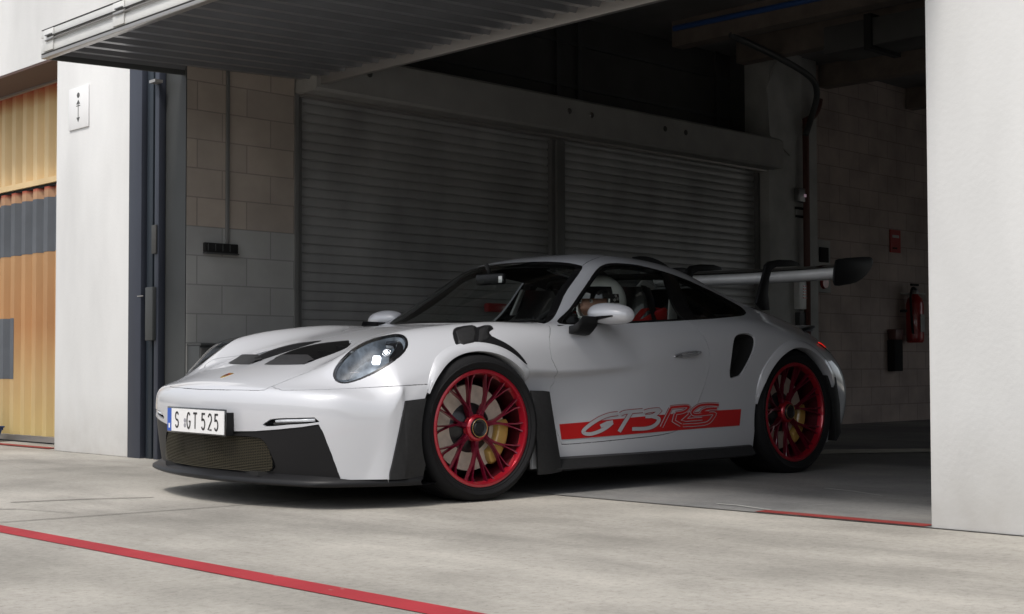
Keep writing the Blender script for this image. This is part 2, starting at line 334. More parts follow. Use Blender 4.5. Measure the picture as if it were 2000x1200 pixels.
# ceiling beams and services
for k, (a, w_) in enumerate(((5.6, .16), (6.6, .14), (8.2, .16), (10.0, .16))):
    part('ceiling_beam', (a, -3.1, 3.62), (a+w_, 2.59 if a > 8 else 2.49, 3.858), M['beam'], bld)
# pier bracket
mb = MB(); mb.prism([(7.10, 2.48, 3.46), (7.14, 2.48, 2.97), (7.5, 2.48, 2.80), (7.7, 2.48, 3.1), (7.72, 2.48, 3.86), (7.35, 2.48, 3.86)], (0, .02, 0)); mb.build('pier_panel', M['lgrey'], bld)
def tg(o, *a, **k): return tag(o, *a, **k)
# door guide frame on the left jamb
df = thing('door_guide', 'slate blue steel door guide posts beside the left pillar', 'door frame')
part('post', (.44, 3.07, 0), (.51, 3.246, 2.93), M['navy'], df, bevel=.004)
part('post', (.47, 2.965, 0), (.51, 3.045, 2.93), M['navyd'], df, bevel=.004)
part('post', (.455, 2.86, 0), (.51, 2.915, 2.93), M['navy'], df, bevel=.004)
part('guide_panel', (.512, 2.602, 0), (.519, 3.245, 2.93), M['dgrey'], df)
part('latch_box', (.425, 2.885, .82), (.468, 2.985, 1.19), M['dgrey'], df, bevel=.006)
part('latch_box', (.44, 2.87, 1.42), (.454, 2.93, 1.62), M['dark'], df, bevel=.004)
part('hinge_plate', (.434, 3.03, 1.13), (.44, 3.11, 1.137), M['rail'], df)
part('top_bracket', (.40, 2.82, 2.60), (.46, 2.90, 2.62), M['rail'], df)
# tilted overhead door
def dz(a): return 2.600+(a+.5)*.045
od = thing('overhead_door', 'raised overhead garage door with dark ribbed underside and white front edge', 'garage door')
DL, DR, A0, A1 = 2.65, -3.08, -.50, 1.50
mb = MB(); prof = []; pitch = .185; y = DL-.03
while y-pitch > DR+.02:
    prof += [(y, 0), (y-.020, .030), (y-.060, .030), (y-.075, .012), (y-.125, .012), (y-.140, .030), (y-.165, .030)]; y -= pitch
prof.append((y, 0))
mb.grid([[(a, yy, dz(a)+.02+h) for yy, h in prof] for a in np.linspace(A0+.05, A1-.04, 6)])
mb.build('ribbed_sheet', M['ribs'], od, sharp=20)
mb = MB(); mb.prism([(A0+.05, DL-.02, dz(A0)+.062), (A1-.04, DL-.02, dz(A1)+.062), (A1-.04, DR+.02, dz(A1)+.062), (A0+.05, DR+.02, dz(A0)+.062)], (0, 0, .02)); mb.build('door_core', M['dark'], od)
def sloped(name, a0, a1, b0, b1, h0, h1, m):
    mb = MB(); V = [(a, b, dz(a)+h) for h in (h0, h1) for a, b in ((a0, b0), (a1, b0), (a1, b1), (a0, b1))]
    mb.add(V, [(0, 3, 2, 1), (4, 5, 6, 7), (0, 1, 5, 4), (1, 2, 6, 5), (2, 3, 7, 6), (3, 0, 4, 7)]); return mb.build(name, m, od, bevel=.003)
sloped('side_rail', A0+.02, A1, DL-.022, DL, -.012, .10, M['dgrey'])
sloped('side_rail', A0+.02, A1, DR, DR+.022, -.012, .10, M['dgrey'])
sloped('back_rail', A1-.045, A1, DR+.024, DL-.024, -.025, .10, M['rail'])
sloped('bottom_seal', A0-.004, A0+.045, DR+.001, DL+.0, -.012, .012, M['rail'])
sloped('seal_strip', A0-.006, A0+.02, DR+.002, DL-.001, .0135, .020, M['dark'])
sloped('front_board', A0, A0+.04, DR, DL+.01, .022, .085, M['fascia'])
sloped('front_board', A0+.012, A0+.04, DR, DL+.01, .088, .118, M['rail'])
sloped('front_board', A0, A0+.04, DR, DL+.01, .121, .165, M['fascia'])
sloped('top_strip', A0-.004, A0+.03, DR, DL+.0, .167, .172, M['dgrey'])
mb = MB(); mb.tube([(A0-.012, DL-.10, dz(A0)+.092), (A0-.012, DR+.1, dz(A0)+.092)], .006, 8); mb.build('tie_rod', M['rail'], od, smooth=True)
mb = MB(); mb.tube([(A0-.012, DL-.10, dz(A0)+.112), (A0-.012, DR+.1, dz(A0)+.112)], .004, 8); mb.build('tie_rod', M['dgrey'], od, smooth=True)
for b in (DL-.06, DL-.95, DL-1.9, DL-2.85, DL-3.8, DL-4.75):
    sloped('front_bracket', A0-.010, A0-.001, b-.11, b+.02, .025, .162, M['fascia'])
    for h in (.085, .118): 
        sloped('bracket_clip', A0-.022, A0-.011, b-.11, b-.02, h, h+.008, M['steel'])
# roller shutters with the shared housing
def shutter(a0, a1, name, label, B=2.66, z1=2.60, pitch=.0695):
    t = thing(name, label, 'roller shutter', (a0, B, 0), 'roller shutters along the side wall')
    pr = []; z = 0.012
    while z < z1:
        j_ = rng.normal(0, .0012)
        pr += [(j_, z), (-.006+j_, z+.005), (-.009, z+.022), (-.008, z+.044), (-.004, z+.059), (.003, z+.062), (.004, z+pitch-.002)]; z += pitch
    mb = MB(); mb.grid([[(a, B+h, zz) for h, zz in pr] for a in np.linspace(a0+.03, a1-.03, 3)]); mb.build('slats', M['shutter'], t, smooth=True, sharp=35)
    part('guide', (a0, B-.05, 0), (a0+.045, B+.03, 2.60), M['postgrey'], t, bevel=.003); part('guide', (a1-.045, B-.05, 0), (a1, B+.03, 2.60), M['postgrey'], t, bevel=.003)
    part('backing', (a0+.03, B+.02, 0), (a1-.03, B+.04, 2.60), M['dark'], t)
    return t
shutter(1.437, 4.145, 'roller_shutter', 'dark grey slatted roller shutter directly behind the windscreen, the wider one nearer the left wall')
shutter(4.225, 7.145, 'roller_shutter', 'dark grey slatted roller shutter farther into the garage, between steel post and grey pier')
tg(part('shutter_post', (4.147, 2.585, 0), (4.223, 2.78, 2.60), M['postgrey'], bevel=.004), 'dark grey steel post between the two roller shutters', 'post')
hs = thing('shutter_housing', 'long dark grey boxed housing above the roller shutters with a rounded far end', 'shutter housing', (4, 2.4, 2.6))
prh = [(2.58, 2.62), (2.37, 2.62), (2.35, 2.64), (2.35, 2.90), (2.37, 2.92), (2.97, 2.92), (2.97, 2.62)]
mb = MB(); Gs = [[(a, 2.6+(b-2.6)*f, 2.77+(z-2.77)*g_) for b, z in prh] for a, f, g_ in ((1.42, 1, 1), (7.10, 1, 1), (7.20, .93, .97), (7.26, .80, .88), (7.28, .5, .7))]
mb.grid(Gs, closed=True); mb.F += [tuple(range(7)), tuple(range(28, 35))]; M['housing'] = mat('housing_grey', (.30, .295, .28), .6, noise=(3, .12)); mb.build('casing', M['housing'], hs, smooth=True, sharp=30)
part('lower_angle', (1.44, 2.52, 2.601), (7.14, 2.60, 2.619), M['rail'], hs)
for a, mt in ((1.9, 'dark'), (4.05, 'chrome'), (4.33, 'chrome'), (5.32, 'dark'), (5.62, 'dark')):
    mb = MB(); mb.lathe([(.0, -.004), (.022, -.004), (.026, .0)], (a, 2.346, 2.80), n=20); mb.build('cover_bolt', M[mt], hs)
# services on the walls
c_ = tg(part('conduit', (.822, 2.58, 1.49), (.848, 2.599, 2.93), M['postgrey'], bevel=.004), 'grey cable conduit running down the left block wall to the black slot', 'conduit')
v = thing('wall_vent', 'small black slotted vent box on the left block wall', 'vent', (.78, 2.59, 1.46))
part('box', (.645, 2.565, 1.425), (.91, 2.597, 1.49), M['gap'], v, bevel=.004); part('lower_lip', (.645, 2.552, 1.415), (.91, 2.597, 1.4235), M['dgrey'], v)
for k in range(4): part('slot_bar', (.665+.058*k, 2.560, 1.435), (.67+.058*k, 2.5645, 1.482), M['dgrey'], v)
cb_ = thing('wall_cabinet', 'low dark grey metal cabinet against the left block wall', 'cabinet', (.85, 2.5, 0))
part('carcass', (.525, 2.44, .03), (1.20, 2.597, .78), M['dgrey'], cb_, bevel=.005); part('door', (.53, 2.428, .05), (1.195, 2.439, .765), M['dark'], cb_, bevel=.003); part('cabinet_top', (.523, 2.42, .781), (1.21, 2.597, .795), M['dgrey'], cb_)
mb = MB(); mb.tube([(7.72, 2.44, 0), (7.72, 2.44, 3.2)]+[(7.72+.22*math.sin(t)-.0, 2.44-.02*t, 3.2+.25*(1-math.cos(t))) for t in np.linspace(.3, 1.5, 6)], .035, 12); tg(mb.build('drain_pipe', M['pipe'], smooth=True), 'red-brown vertical pipe on the grey pier', 'pipe')
mb = MB(); mb.tube(spline([(7.66, 2.40, 3.02), (7.74, 2.38, 3.22), (7.72, 2.30, 3.44), (7.45, 2.2, 3.56), (6.6, 2.0, 3.60), (5.6, 1.8, 3.61)], 5), .032, 12); tg(mb.build('bent_pipe', M['dgrey'], smooth=True), 'black pipe bending from the ceiling down to the grey pier', 'pipe')
mb = MB(); mb.tube([(3.73, .95, 3.20), (3.86, -.75, 3.22), (3.95, -3.1, 3.24)], .022, 12); tg(mb.build('ceiling_pipe', M['blue'], smooth=True), 'straight blue pipe hanging under the dark ceiling', 'pipe')
dt = thing('ceiling_duct', 'black rectangular duct hanging from the garage ceiling at right', 'duct', (5.2, -.5, 3.3))
part('duct_body', (5.15, -3.0, 3.16), (5.55, .55, 3.38), M['dark'], dt, bevel=.01); part('duct_flange', (5.12, .10, 3.13), (5.58, .16, 3.41), M['gap'], dt)
for b in (-2.6, -.4): part('hanger', (5.33, b, 3.38), (5.36, b+.03, 3.86), M['gap'], dt)
em = thing('emergency_light', 'grey emergency light box with a faint lamp on the far pier', 'light', (7.67, 2.49, 2.4)); part('housing', (7.58, 2.43, 2.33), (7.76, 2.499, 2.47), M['steel'], em, bevel=.006); part('lamp', (7.66, 2.42, 2.38), (7.72, 2.429, 2.41), mat('weak_pink_lamp', (.5, .35, .4), .4, emit=((1, .7, .85), .1)), em)
ns = thing('pier_notice', 'black and white two-line notice below the emergency light', 'sign', (7.69, 2.49, 2.2)); part('panel', (7.60, 2.49, 2.16), (7.80, 2.499, 2.29), M['lgrey'], ns); part('dark_line', (7.58, 2.480, 2.255), (7.80, 2.489, 2.28), M['gap'], ns); part('dark_line', (7.59, 2.480, 2.17), (7.80, 2.489, 2.195), M['gap'], ns)
al = thing('alarm_unit', 'pale alarm panel with black screen and red button behind the rear wing', 'alarm panel', (8.2, 2.59, 1.6)); part('panel', (8.05, 2.57, 1.42), (8.36, 2.599, 1.98), M['lgrey'], al, bevel=.004); part('screen', (8.14, 2.55, 1.74), (8.30, 2.569, 1.90), M['gap'], al, bevel=.004)
mb = MB(); mb.lathe([(0, -.03), (.055, -.03), (.065, -.0)], (8.22, 2.568, 1.52), n=24); mb.build('button', M['redpaint'], al, smooth=True, sharp=40)
sb = thing('switch_box', 'white switch box with red label on the pier under the rear wing', 'switch box', (7.65, 2.49, 1.3)); part('box', (7.56, 2.43, 1.22), (7.76, 2.499, 1.52), M['white'], sb, bevel=.006)
for k in range(5): part('label_line', (7.625, 2.424, 1.33+.03*k), (7.70, 2.429, 1.345+.03*k), M['redpaint'], sb)
part('socket', (7.58, 2.44, 1.05), (7.75, 2.499, 1.19), M['dgrey'], sb, bevel=.006)
fs = thing('fire_sign', 'small red fire sign high on the far block wall', 'sign', (9.7, 2.59, 2.05)); part('plate', (9.62, 2.585, 1.93), (9.84, 2.598, 2.19), M['redpaint'], fs); part('sign_bar', (9.66, 2.580, 2.10), (9.80, 2.584, 2.13), M['lgrey'], fs); part('sign_bar', (9.66, 2.580, 1.97), (9.76, 2.584, 1.99), M['gap'], fs)
fx = thing('fire_extinguisher', 'red fire extinguisher hanging on the far block wall', 'fire extinguisher', (9.9, 2.48, .9))
mb = MB(); mb.lathe([(.0, .90), (.085, .90), (.098, .92), (.10, .96), (.10, 1.34), (.085, 1.40), (.045, 1.44), (.035, 1.47)], (9.92, 2.46, 0), axis='z', n=32); mb.build('cylinder', M['redpaint'], fx, smooth=True, sharp=50)
mb = MB(); mb.lathe([(.04, 1.46), (.045, 1.49), (.02, 1.53), (0, 1.54)], (9.92, 2.46, 0), axis='z', n=20); mb.build('valve', M['steel'], fx, smooth=True)
mb = MB(); mb.tube(spline([(9.92, 2.44, 1.50), (9.80, 2.42, 1.52), (9.76, 2.42, 1.40), (9.78, 2.42, 1.15), (9.80, 2.42, 1.0)], 4), .014, 8); mb.build('hose', M['gap'], fx, smooth=True)
part('handle', (9.84, 2.45, 1.55), (10.0, 2.47, 1.575), M['gap'], fx); part('paper_label', (9.87, 2.357, 1.02), (9.96, 2.362, 1.22), M['lgrey'], fx); part('bracket', (9.83, 2.46, 1.25), (10.01, 2.599, 1.28), M['dgrey'], fx)
part('top_bracket', (9.84, 2.40, 1.455), (10.06, 2.599, 1.47), M['lgrey'], fx)
hk = thing('wall_case', 'narrow black case hanging on the far wall left of the extinguisher', 'case', (9.6, 2.5, .6)); part('case_body', (9.54, 2.50, .575), (9.72, 2.599, .93), M['gap'], hk, bevel=.01); part('case_cap', (9.55, 2.49, .931), (9.71, 2.599, 1.05), M['pipe'], hk, bevel=.008)
# pillar sign
sg = thing('pillar_sign', 'white sign with small dark arrows on the left pillar', 'sign', (.44, 4.0, 2.45)); part('plate', (.438, 3.855, 2.43), (.449, 4.165, 2.745), M['signwhite'], sg, bevel=.002)
M['ink'] = mat('sign_ink', (.10, .10, .10), .6)
def ink(P): mb = MB(); mb.prism([(.4365, 4.01+u, 2.587+v_) for u, v_ in P], (.001, 0, 0)); mb.build('sign_mark', M['ink'], sg)
ink([(.0+.022*math.cos(t), .095+.020*math.sin(t)) for t in np.linspace(0, 2*math.pi, 13)[:-1]]); ink([(0, .062), (.03, .028), (-.03, .028)]); ink([(-.004, .028), (.004, .028), (.004, -.07), (-.004, -.07)]); ink([(0, -.108), (.026, -.072), (-.026, -.072)]); ink([(-.03, .018), (.03, .018), (.03, .012), (-.03, .012)])
# corrugated doors of the next bay
def corr(name, label, z0, z1, m, a=.86, b0=4.39, b1=7.38):
    t = thing(name, label, 'corrugated door', (a, 5.6, z0), 'corrugated orange doors in the next bay'); pr = []; y = b0
    while y < b1-.01: pr += [(y, 0), (y+.035, .045), (y+.105, .045), (y+.140, 0)]; y += .21
    mb = MB(); mb.grid([[(a+h, min(yy, b1), z) for yy, h in pr] for z in (z0, z1)]); mb.build('sheet', m, t); return t, pr
def orange(name, stops, z0, z1):
    m, n, b, tc = nodes_mat(name, .55)
    sp = n.nodes.new('ShaderNodeSeparateXYZ'); n.links.new(tc.outputs['Object'], sp.inputs[0]); mr = n.nodes.new('ShaderNodeMapRange'); mr.inputs['From Min'].default_value = z0; mr.inputs['From Max'].default_value = z1
    n.links.new(sp.outputs[2], mr.inputs[0]); r = ramp(n, mr.outputs[0], stops); d = ramp(n, nz(n, tc, 2.5, 6, (1, 1, .4)), [(.3, (.85, .85, .85)), (.7, (1.1, 1.1, 1.1))]); n.links.new(mixc(n, r, d, 1.0, 'MULTIPLY'), b.inputs['Base Color']); return m
M['or1'] = orange('faded_yellow_paint', [(0, (.74, .55, .30)), (.80, (.76, .57, .31)), (.93, (.60, .26, .12)), (1, (.56, .12, .07))], 2.24, 3.04)
M['or2'] = orange('orange_to_yellow_paint', [(0, (.52, .40, .18)), (.20, (.50, .35, .17)), (.45, (.44, .23, .10)), (.75, (.46, .27, .13)), (.985, (.46, .27, .16)), (1, (.36, .07, .04))], .06, 2.16)
t1_, _ = corr('corrugated_door', 'upper yellow corrugated door panel with a red top edge left of the pillar', 2.24, 3.04, M['or1'])
part('lower_rail', (.85, 4.389, 2.19), (.92, 7.39, 2.238), M['or1'], t1_)
t2_, prr = corr('corrugated_door', 'lower orange corrugated door panel with dark grey painted blocks left of the pillar', .06, 2.165, M['or2'])
part('upper_rail', (.87, 4.389, 2.166), (.92, 7.39, 2.186), M['gap'], t2_)
part('bottom_rail', (.845, 4.389, .012), (.92, 7.39, .06), M['rail'], t2_)
M['gp'] = mat('dark_grey_blue_paint', (.095, .105, .12), .5, noise=(4, .12))
for (z0, z1, yl, yr) in ((1.615, 2.075, 4.39, 7.38), (.54, 1.07, 5.99, 7.38)):
    P = [(y, h) for y, h in prr if yl-.001 <= y <= yr]; 
    mb = MB(); mb.grid([[(.8575+h, y, z) for y, h in P] for z in (z0, z1)]); mb.build('painted_block', M['gp'], t2_)
bn = thing('blue_bin', 'blue plastic bin mostly out of frame at the far left', 'bin', (.6, 6.0, 0))
mb = MB(); Gs = [[(.6+x*f, 6.17+y*f, z) for x, y in ((-.16, -.2), (.16, -.2), (.16, .2), (-.16, .2))] for z, f in ((.0, .8), (.10, .95), (.10, 1.0), (.12, 1.0))]; mb.grid(Gs, closed=True); mb.F.append((0, 1, 2, 3)); mb.build('tub', M['blue'], bn); part('lid', (.43, 5.96, .121), (.77, 6.38, .135), M['blue'], bn, bevel=.005)
XF[0] = None
# ================================================================== CAR: base surface (half, y <= 0), front at -x
def ring(xc, z, k=.39, ys=None, dx=0):
    pass
ST = []
YN = [0, .2, .36, .5, .60, .69, .765, .815, .85, .873, .888, .897, .90, .90]
def plan(y, x0, k): return x0 + k*y*y + (max(0, y-.67)**2)*3.2
def nose(x0, k, z, tail, zc=0, inset=0):
    """front ring: rows at height z following the bumper's plan, the outermost rows dropping to the arch foot"""
    r = []
    nt_ = len(tail)
    for j in range(14-nt_): y = YN[j]-inset*(YN[j]/.9); r.append((plan(YN[j], x0, k), y, z+zc*(1-(y/.9)**2)))
    return r+list(tail)
ST.append(nose(-.918, .29, .13, [(-.56, .873, .13), (-.53, .885, .13), (-.505, .893, .13), (-.48, .897, .13), (-.455, .90, .13)]))
ST.append(nose(-.938, .29, .24, [(-.545, .88, .235), (-.52, .89, .225), (-.495, .895, .21), (-.47, .90, .18), (-.45, .90, .13)]))
ST.append(nose(-.953, .29, .36, [(-.55, .88, .35), (-.52, .892, .325), (-.49, .90, .29), (-.465, .902, .21), (-.445, .90, .13)]))
ST.append(nose(-.958, .29, .46, [(-.62, .85, .455), (-.555, .88, .42), (-.515, .895, .385), (-.485, .90, .32), (-.46, .902, .22), (-.44, .90, .13)], inset=.005))
ST.append(nose(-.942, .29, .515, [(-.69, .80, .515), (-.62, .842, .49), (-.56, .872, .445), (-.51, .893, .40), (-.48, .90, .33), (-.455, .902, .22), (-.437, .90, .13)], zc=.01, inset=.02))
ST.append([(-.895, 0, .553), (-.885, .19, .551), (-.858, .34, .545), (-.82, .47, .538), (-.77, .57, .540), (-.713, .65, .540), (-.655, .72, .532), (-.61, .785, .522), (-.575, .836, .492), (-.535, .873, .448), (-.50, .895, .40), (-.472, .902, .33), (-.45, .903, .22), (-.434, .90, .13)])
ST.append([(-.80, 0, .588), (-.79, .19, .586), (-.765, .34, .582), (-.73, .46, .58), (-.68, .55, .59), (-.625, .64, .592), (-.58, .72, .580), (-.545, .795, .548), (-.52, .85, .505), (-.495, .885, .455), (-.475, .903, .40), (-.457, .908, .33), (-.44, .905, .22), (-.43, .90, .13)])
ST.append([(-.64, 0, .636), (-.635, .2, .635), (-.615, .35, .632), (-.59, .46, .628), (-.56, .56, .640), (-.53, .65, .642), (-.50, .73, .625), (-.475, .805, .588), (-.455, .86, .535), (-.44, .897, .475), (-.43, .912, .41), (-.425, .914, .33), (-.42, .908, .22), (-.42, .90, .13)])
def add(x, *p): ST.append([(x, y, z) for y, z in p])
add(-.45, (0, .688), (.2, .687), (.35, .683), (.46, .679), (.56, .692), (.655, .694), (.745, .675), (.82, .632), (.875, .572), (.908, .50), (.92, .42), (.92, .33), (.912, .22), (.90, .13))
add(-.25, (0, .741), (.2, .740), (.355, .737), (.465, .735), (.565, .754), (.66, .762), (.755, .745), (.835, .70), (.89, .635), (.922, .56), (.932, .48), (.925, .36), (.912, .22), (.90, .13))
add(-.05, (0, .785), (.2, .785), (.36, .782), (.475, .781), (.575, .804), (.67, .817), (.77, .80), (.85, .755), (.905, .69), (.935, .61), (.942, .50), (.93, .36), (.912, .22), (.90, .13))
add(.13, (0, .817), (.2, .818), (.365, .816), (.485, .816), (.585, .835), (.68, .848), (.775, .833), (.855, .79), (.908, .72), (.935, .63), (.938, .51), (.925, .37), (.91, .23), (.90, .13))
add(.28, (0, .838), (.2, .839), (.37, .838), (.50, .838), (.60, .850), (.69, .856), (.775, .843), (.85, .80), (.90, .73), (.925, .635), (.91, .53), (.90, .40), (.90, .25), (.895, .13))
# cowl (swept back towards the pillar)
ST.append([(.36, 0, .845), (.37, .2, .846), (.40, .37, .845), (.445, .51, .845), (.46, .62, .850), (.45, .71, .850), (.43, .785, .836), (.42, .85, .80), (.41, .895, .73), (.41, .915, .635), (.41, .885, .53), (.41, .875, .40), (.42, .89, .25), (.42, .89, .13)])
ST.append([(.41, 0, .853), (.425, .2, .853), (.47, .38, .850), (.535, .54, .848), (.56, .63, .851), (.55, .715, .850), (.54, .785, .835), (.52, .848, .80), (.51, .89, .73), (.51, .908, .64), (.51, .868, .54), (.51, .862, .40), (.52, .885, .25), (.52, .89, .13)])
ST.append([(.47, 0, .886), (.485, .2, .884), (.53, .40, .877), (.61, .60, .866), (.645, .675, .862), (.65, .725, .857), (.64, .785, .843), (.63, .845, .81), (.62, .884, .74), (.62, .903, .645), (.62, .868, .55), (.62, .862, .40), (.63, .885, .25), (.63, .89, .13)])
ST.append([(.63, 0, .983), (.64, .2, .978), (.68, .39, .965), (.76, .575, .948), (.79, .64, .936), (.79, .71, .892), (.785, .765, .868), (.78, .83, .842), (.77, .877, .765), (.77, .898, .66), (.77, .876, .565), (.77, .868, .41), (.77, .888, .25), (.77, .89, .13)])
ST.append([(.80, 0, 1.083), (.81, .2, 1.077), (.85, .385, 1.062), (.915, .55, 1.038), (.94, .61, 1.022), (.92, .695, .925), (.92, .760, .883), (.92, .827, .855), (.92, .877, .775), (.92, .900, .67), (.92, .885, .575), (.92, .873, .41), (.92, .89, .25), (.92, .89, .13)])
ST.append([(.94, 0, 1.163), (.95, .2, 1.156), (.985, .38, 1.139), (1.035, .53, 1.115), (1.05, .595, 1.095), (1.04, .675, .96), (1.04, .756, .893), (1.04, .826, .862), (1.04, .88, .78), (1.04, .903, .675), (1.04, .893, .58), (1.04, .877, .41), (1.04, .892, .25), (1.04, .89, .13)])
ST.append([(1.04, 0, 1.215), (1.05, .2, 1.211), (1.08, .375, 1.194), (1.12, .52, 1.168), (1.135, .587, 1.145), (1.14, .665, .985), (1.14, .755, .899), (1.14, .828, .867), (1.14, .883, .785), (1.14, .906, .68), (1.14, .899, .58), (1.14, .88, .41), (1.14, .893, .25), (1.14, .89, .13)])
add(1.20, (0, 1.256), (.2, 1.255), (.375, 1.240), (.515, 1.210), (.587, 1.17), (.665, 1.0), (.756, .903), (.832, .871), (.887, .787), (.909, .68), (.902, .58), (.885, .42), (.895, .26), (.89, .13))
add(1.36, (0, 1.272), (.2, 1.274), (.375, 1.259), (.512, 1.228), (.587, 1.183), (.667, 1.01), (.76, .906), (.838, .874), (.893, .79), (.913, .68), (.907, .57), (.892, .42), (.90, .26), (.89, .13))
add(1.53, (0, 1.264), (.2, 1.266), (.37, 1.251), (.507, 1.220), (.584, 1.174), (.668, 1.01), (.765, .909), (.843, .876), (.898, .79), (.916, .68), (.911, .56), (.90, .42), (.903, .26), (.89, .13))
add(1.70, (0, 1.240), (.2, 1.241), (.365, 1.226), (.50, 1.192), (.578, 1.146), (.667, 1.0), (.767, .913), (.85, .879), (.905, .79), (.921, .68), (.917, .56), (.906, .42), (.906, .26), (.89, .13))
add(1.88, (0, 1.200), (.2, 1.200), (.36, 1.182), (.492, 1.147), (.57, 1.100), (.663, .983), (.765, .918), (.858, .883), (.914, .80), (.930, .69), (.926, .56), (.915, .42), (.91, .27), (.89, .13))
add(2.05, (0, 1.147), (.2, 1.146), (.355, 1.126), (.483, 1.090), (.565, 1.045), (.66, .966), (.763, .923), (.865, .886), (.924, .81), (.942, .70), (.938, .57), (.925, .42), (.915, .28), (.89, .14))
add(2.22, (0, 1.088), (.2, 1.086), (.352, 1.065), (.475, 1.030), (.565, .99), (.665, .948), (.77, .918), (.873, .880), (.933, .81), (.953, .71), (.95, .58), (.935, .42), (.92, .28), (.89, .14))
add(2.40, (0, 1.022), (.2, 1.020), (.355, 1.000), (.477, .972), (.58, .945), (.685, .923), (.79, .897), (.888, .853), (.942, .785), (.96, .70), (.958, .58), (.94, .42), (.92, .28), (.89, .14))
add(2.58, (0, .965), (.2, .962), (.36, .947), (.485, .927), (.60, .91), (.705, .890), (.805, .857), (.893, .805), (.942, .74), (.96, .66), (.958, .56), (.94, .42), (.92, .28), (.89, .14))
add(2.76, (0, .925), (.2, .922), (.365, .912), (.495, .898), (.61, .878), (.71, .848), (.805, .805), (.882, .750), (.93, .685), (.95, .61), (.948, .52), (.93, .41), (.91, .28), (.88, .15))
add(2.94, (0, .905), (.2, .903), (.365, .893), (.495, .875), (.61, .845), (.705, .803), (.79, .752), (.856, .693), (.898, .63), (.918, .56), (.92, .48), (.905, .39), (.89, .28), (.86, .18))
ST.append([(3.13, 0, .897), (3.13, .2, .893), (3.12, .36, .878), (3.115, .485, .85), (3.11, .59, .81), (3.10, .68, .762), (3.09, .752, .705), (3.08, .805, .645), (3.08, .838, .585), (3.08, .857, .52), (3.08, .862, .45), (3.08, .855, .37), (3.07, .845, .29), (3.05, .81, .20)])
ST.append([(3.30, 0, .875), (3.295, .2, .868), (3.27, .355, .845), (3.24, .475, .81), (3.215, .57, .765), (3.195, .65, .71), (3.18, .71, .655), (3.175, .748, .60), (3.17, .772, .54), (3.17, .787, .48), (3.17, .79, .42), (3.165, .785, .36), (3.155, .775, .29), (3.13, .75, .22)])
ST.append([(3.40, 0, .80), (3.39, .2, .79), (3.355, .35, .765), (3.315, .47, .725), (3.285, .55, .68), (3.26, .62, .63), (3.24, .67, .58), (3.23, .70, .535), (3.225, .715, .49), (3.225, .72, .44), (3.225, .72, .39), (3.22, .715, .34), (3.21, .71, .29), (3.18, .69, .24)])
ST.append([(3.44, 0, .66), (3.43, .2, .655), (3.40, .35, .63), (3.355, .47, .60), (3.32, .55, .57), (3.29, .61, .535), (3.27, .65, .50), (3.26, .67, .46), (3.255, .68, .43), (3.25, .68, .39), (3.25, .68, .36), (3.24, .68, .33), (3.23, .67, .29), (3.20, .66, .25)])
ST.append([(3.43, 0, .45), (3.42, .2, .45), (3.39, .35, .44), (3.345, .47, .43), (3.31, .54, .42), (3.28, .59, .41), (3.26, .62, .40), (3.25, .63, .38), (3.245, .64, .36), (3.24, .64, .35), (3.24, .64, .33), (3.23, .64, .31), (3.22, .63, .29), (3.19, .62, .26)])
ST.append([(3.38, 0, .28), (3.37, .2, .28), (3.34, .34, .28), (3.30, .45, .28), (3.27, .52, .28), (3.25, .56, .28), (3.23, .58, .28), (3.22, .59, .28), (3.21, .60, .28), (3.21, .60, .28), (3.21, .60, .28), (3.20, .60, .28), (3.19, .59, .28), (3.17, .58, .27)])
CG = np.array(ST, float)
# outer rows of the nose: even paths round the bumper corner up to the first plane station
_cx = [-.70, -.652, -.604, -.57, -.545, -.52, -.49, -.46, -.42]; _cy = [.765, .815, .85, .872, .886, .896, .904, .909, .912]
_s = [0, .19, .40, .57, .69, .78, .865, .935]
for j, xs in ((8, -.62), (9, -.59), (10, -.567), (11, -.55), (12, -.535), (13, -.525)):
    xe = -.435; ze = CG[8, j, 2]
    for k in range(8):
        x = xs+(xe-xs)*(k/8)**.9; z = .13+(ze-.13)*_s[k]
        CG[k, j] = (x, np.interp(x, _cx, _cy)-.012*max(0, 1-abs(z-.35)/.3)*0, z)
    CG[8, j, 0] = xe
CG[8, 7, 0] = -.445
# front fender crest a little fuller over the lamps, roof and rear shoulders higher
for i, dy4, dy5, dz6 in ((6, .01, .015, 0), (7, .02, .032, .006), (8, .022, .04, .014), (9, .02, .035, .012), (10, .012, .02, .006)):
    CG[i, 4, 1] -= dy4; CG[i, 5, 1] -= dy5; CG[i, 6, 2] -= dz6; CG[i, 6, 1] -= dy5*.3
for i, dz in ((6, .008), (7, .044), (8, .070), (9, .050), (10, .016)):
    CG[i, 4:7, 2] += np.array([.6, 1, .8])*dz
_xs = [1.3, 1.53, 1.70, 1.88, 2.05, 2.22, 2.40, 2.58, 2.76, 2.94, 3.13, 3.3]; _dz = [0, .008, .028, .052, .070, .074, .070, .064, .050, .030, .015, 0]
for i in range(16, 20): CG[i, 1:4, 2] += [.008, .016, .022]; CG[i, 3, 1] += .008
for i, z9, z10, y10 in ((12, .605, .580, .90), (13, .600, .582, .870), (14, .598, .580, .864), (15, .598, .580, .860), (16, .605, .586, .862), (17, .614, .595, .870), (18, .624, .602, .883), (19, .634, .606, .894)):
    CG[i, 9, 2] = z9; CG[i, 10, 2] = z10; CG[i, 10, 1] = y10
for i in range(len(CG)):
    xx = CG[i, 0, 0]
    if xx > 1.3:
        dz = np.interp(xx, _xs, _dz); CG[i, :6, 2] += dz*np.array([1, 1, 1, 1, .85, .4])
CG[:8, :8, 0] -= .004
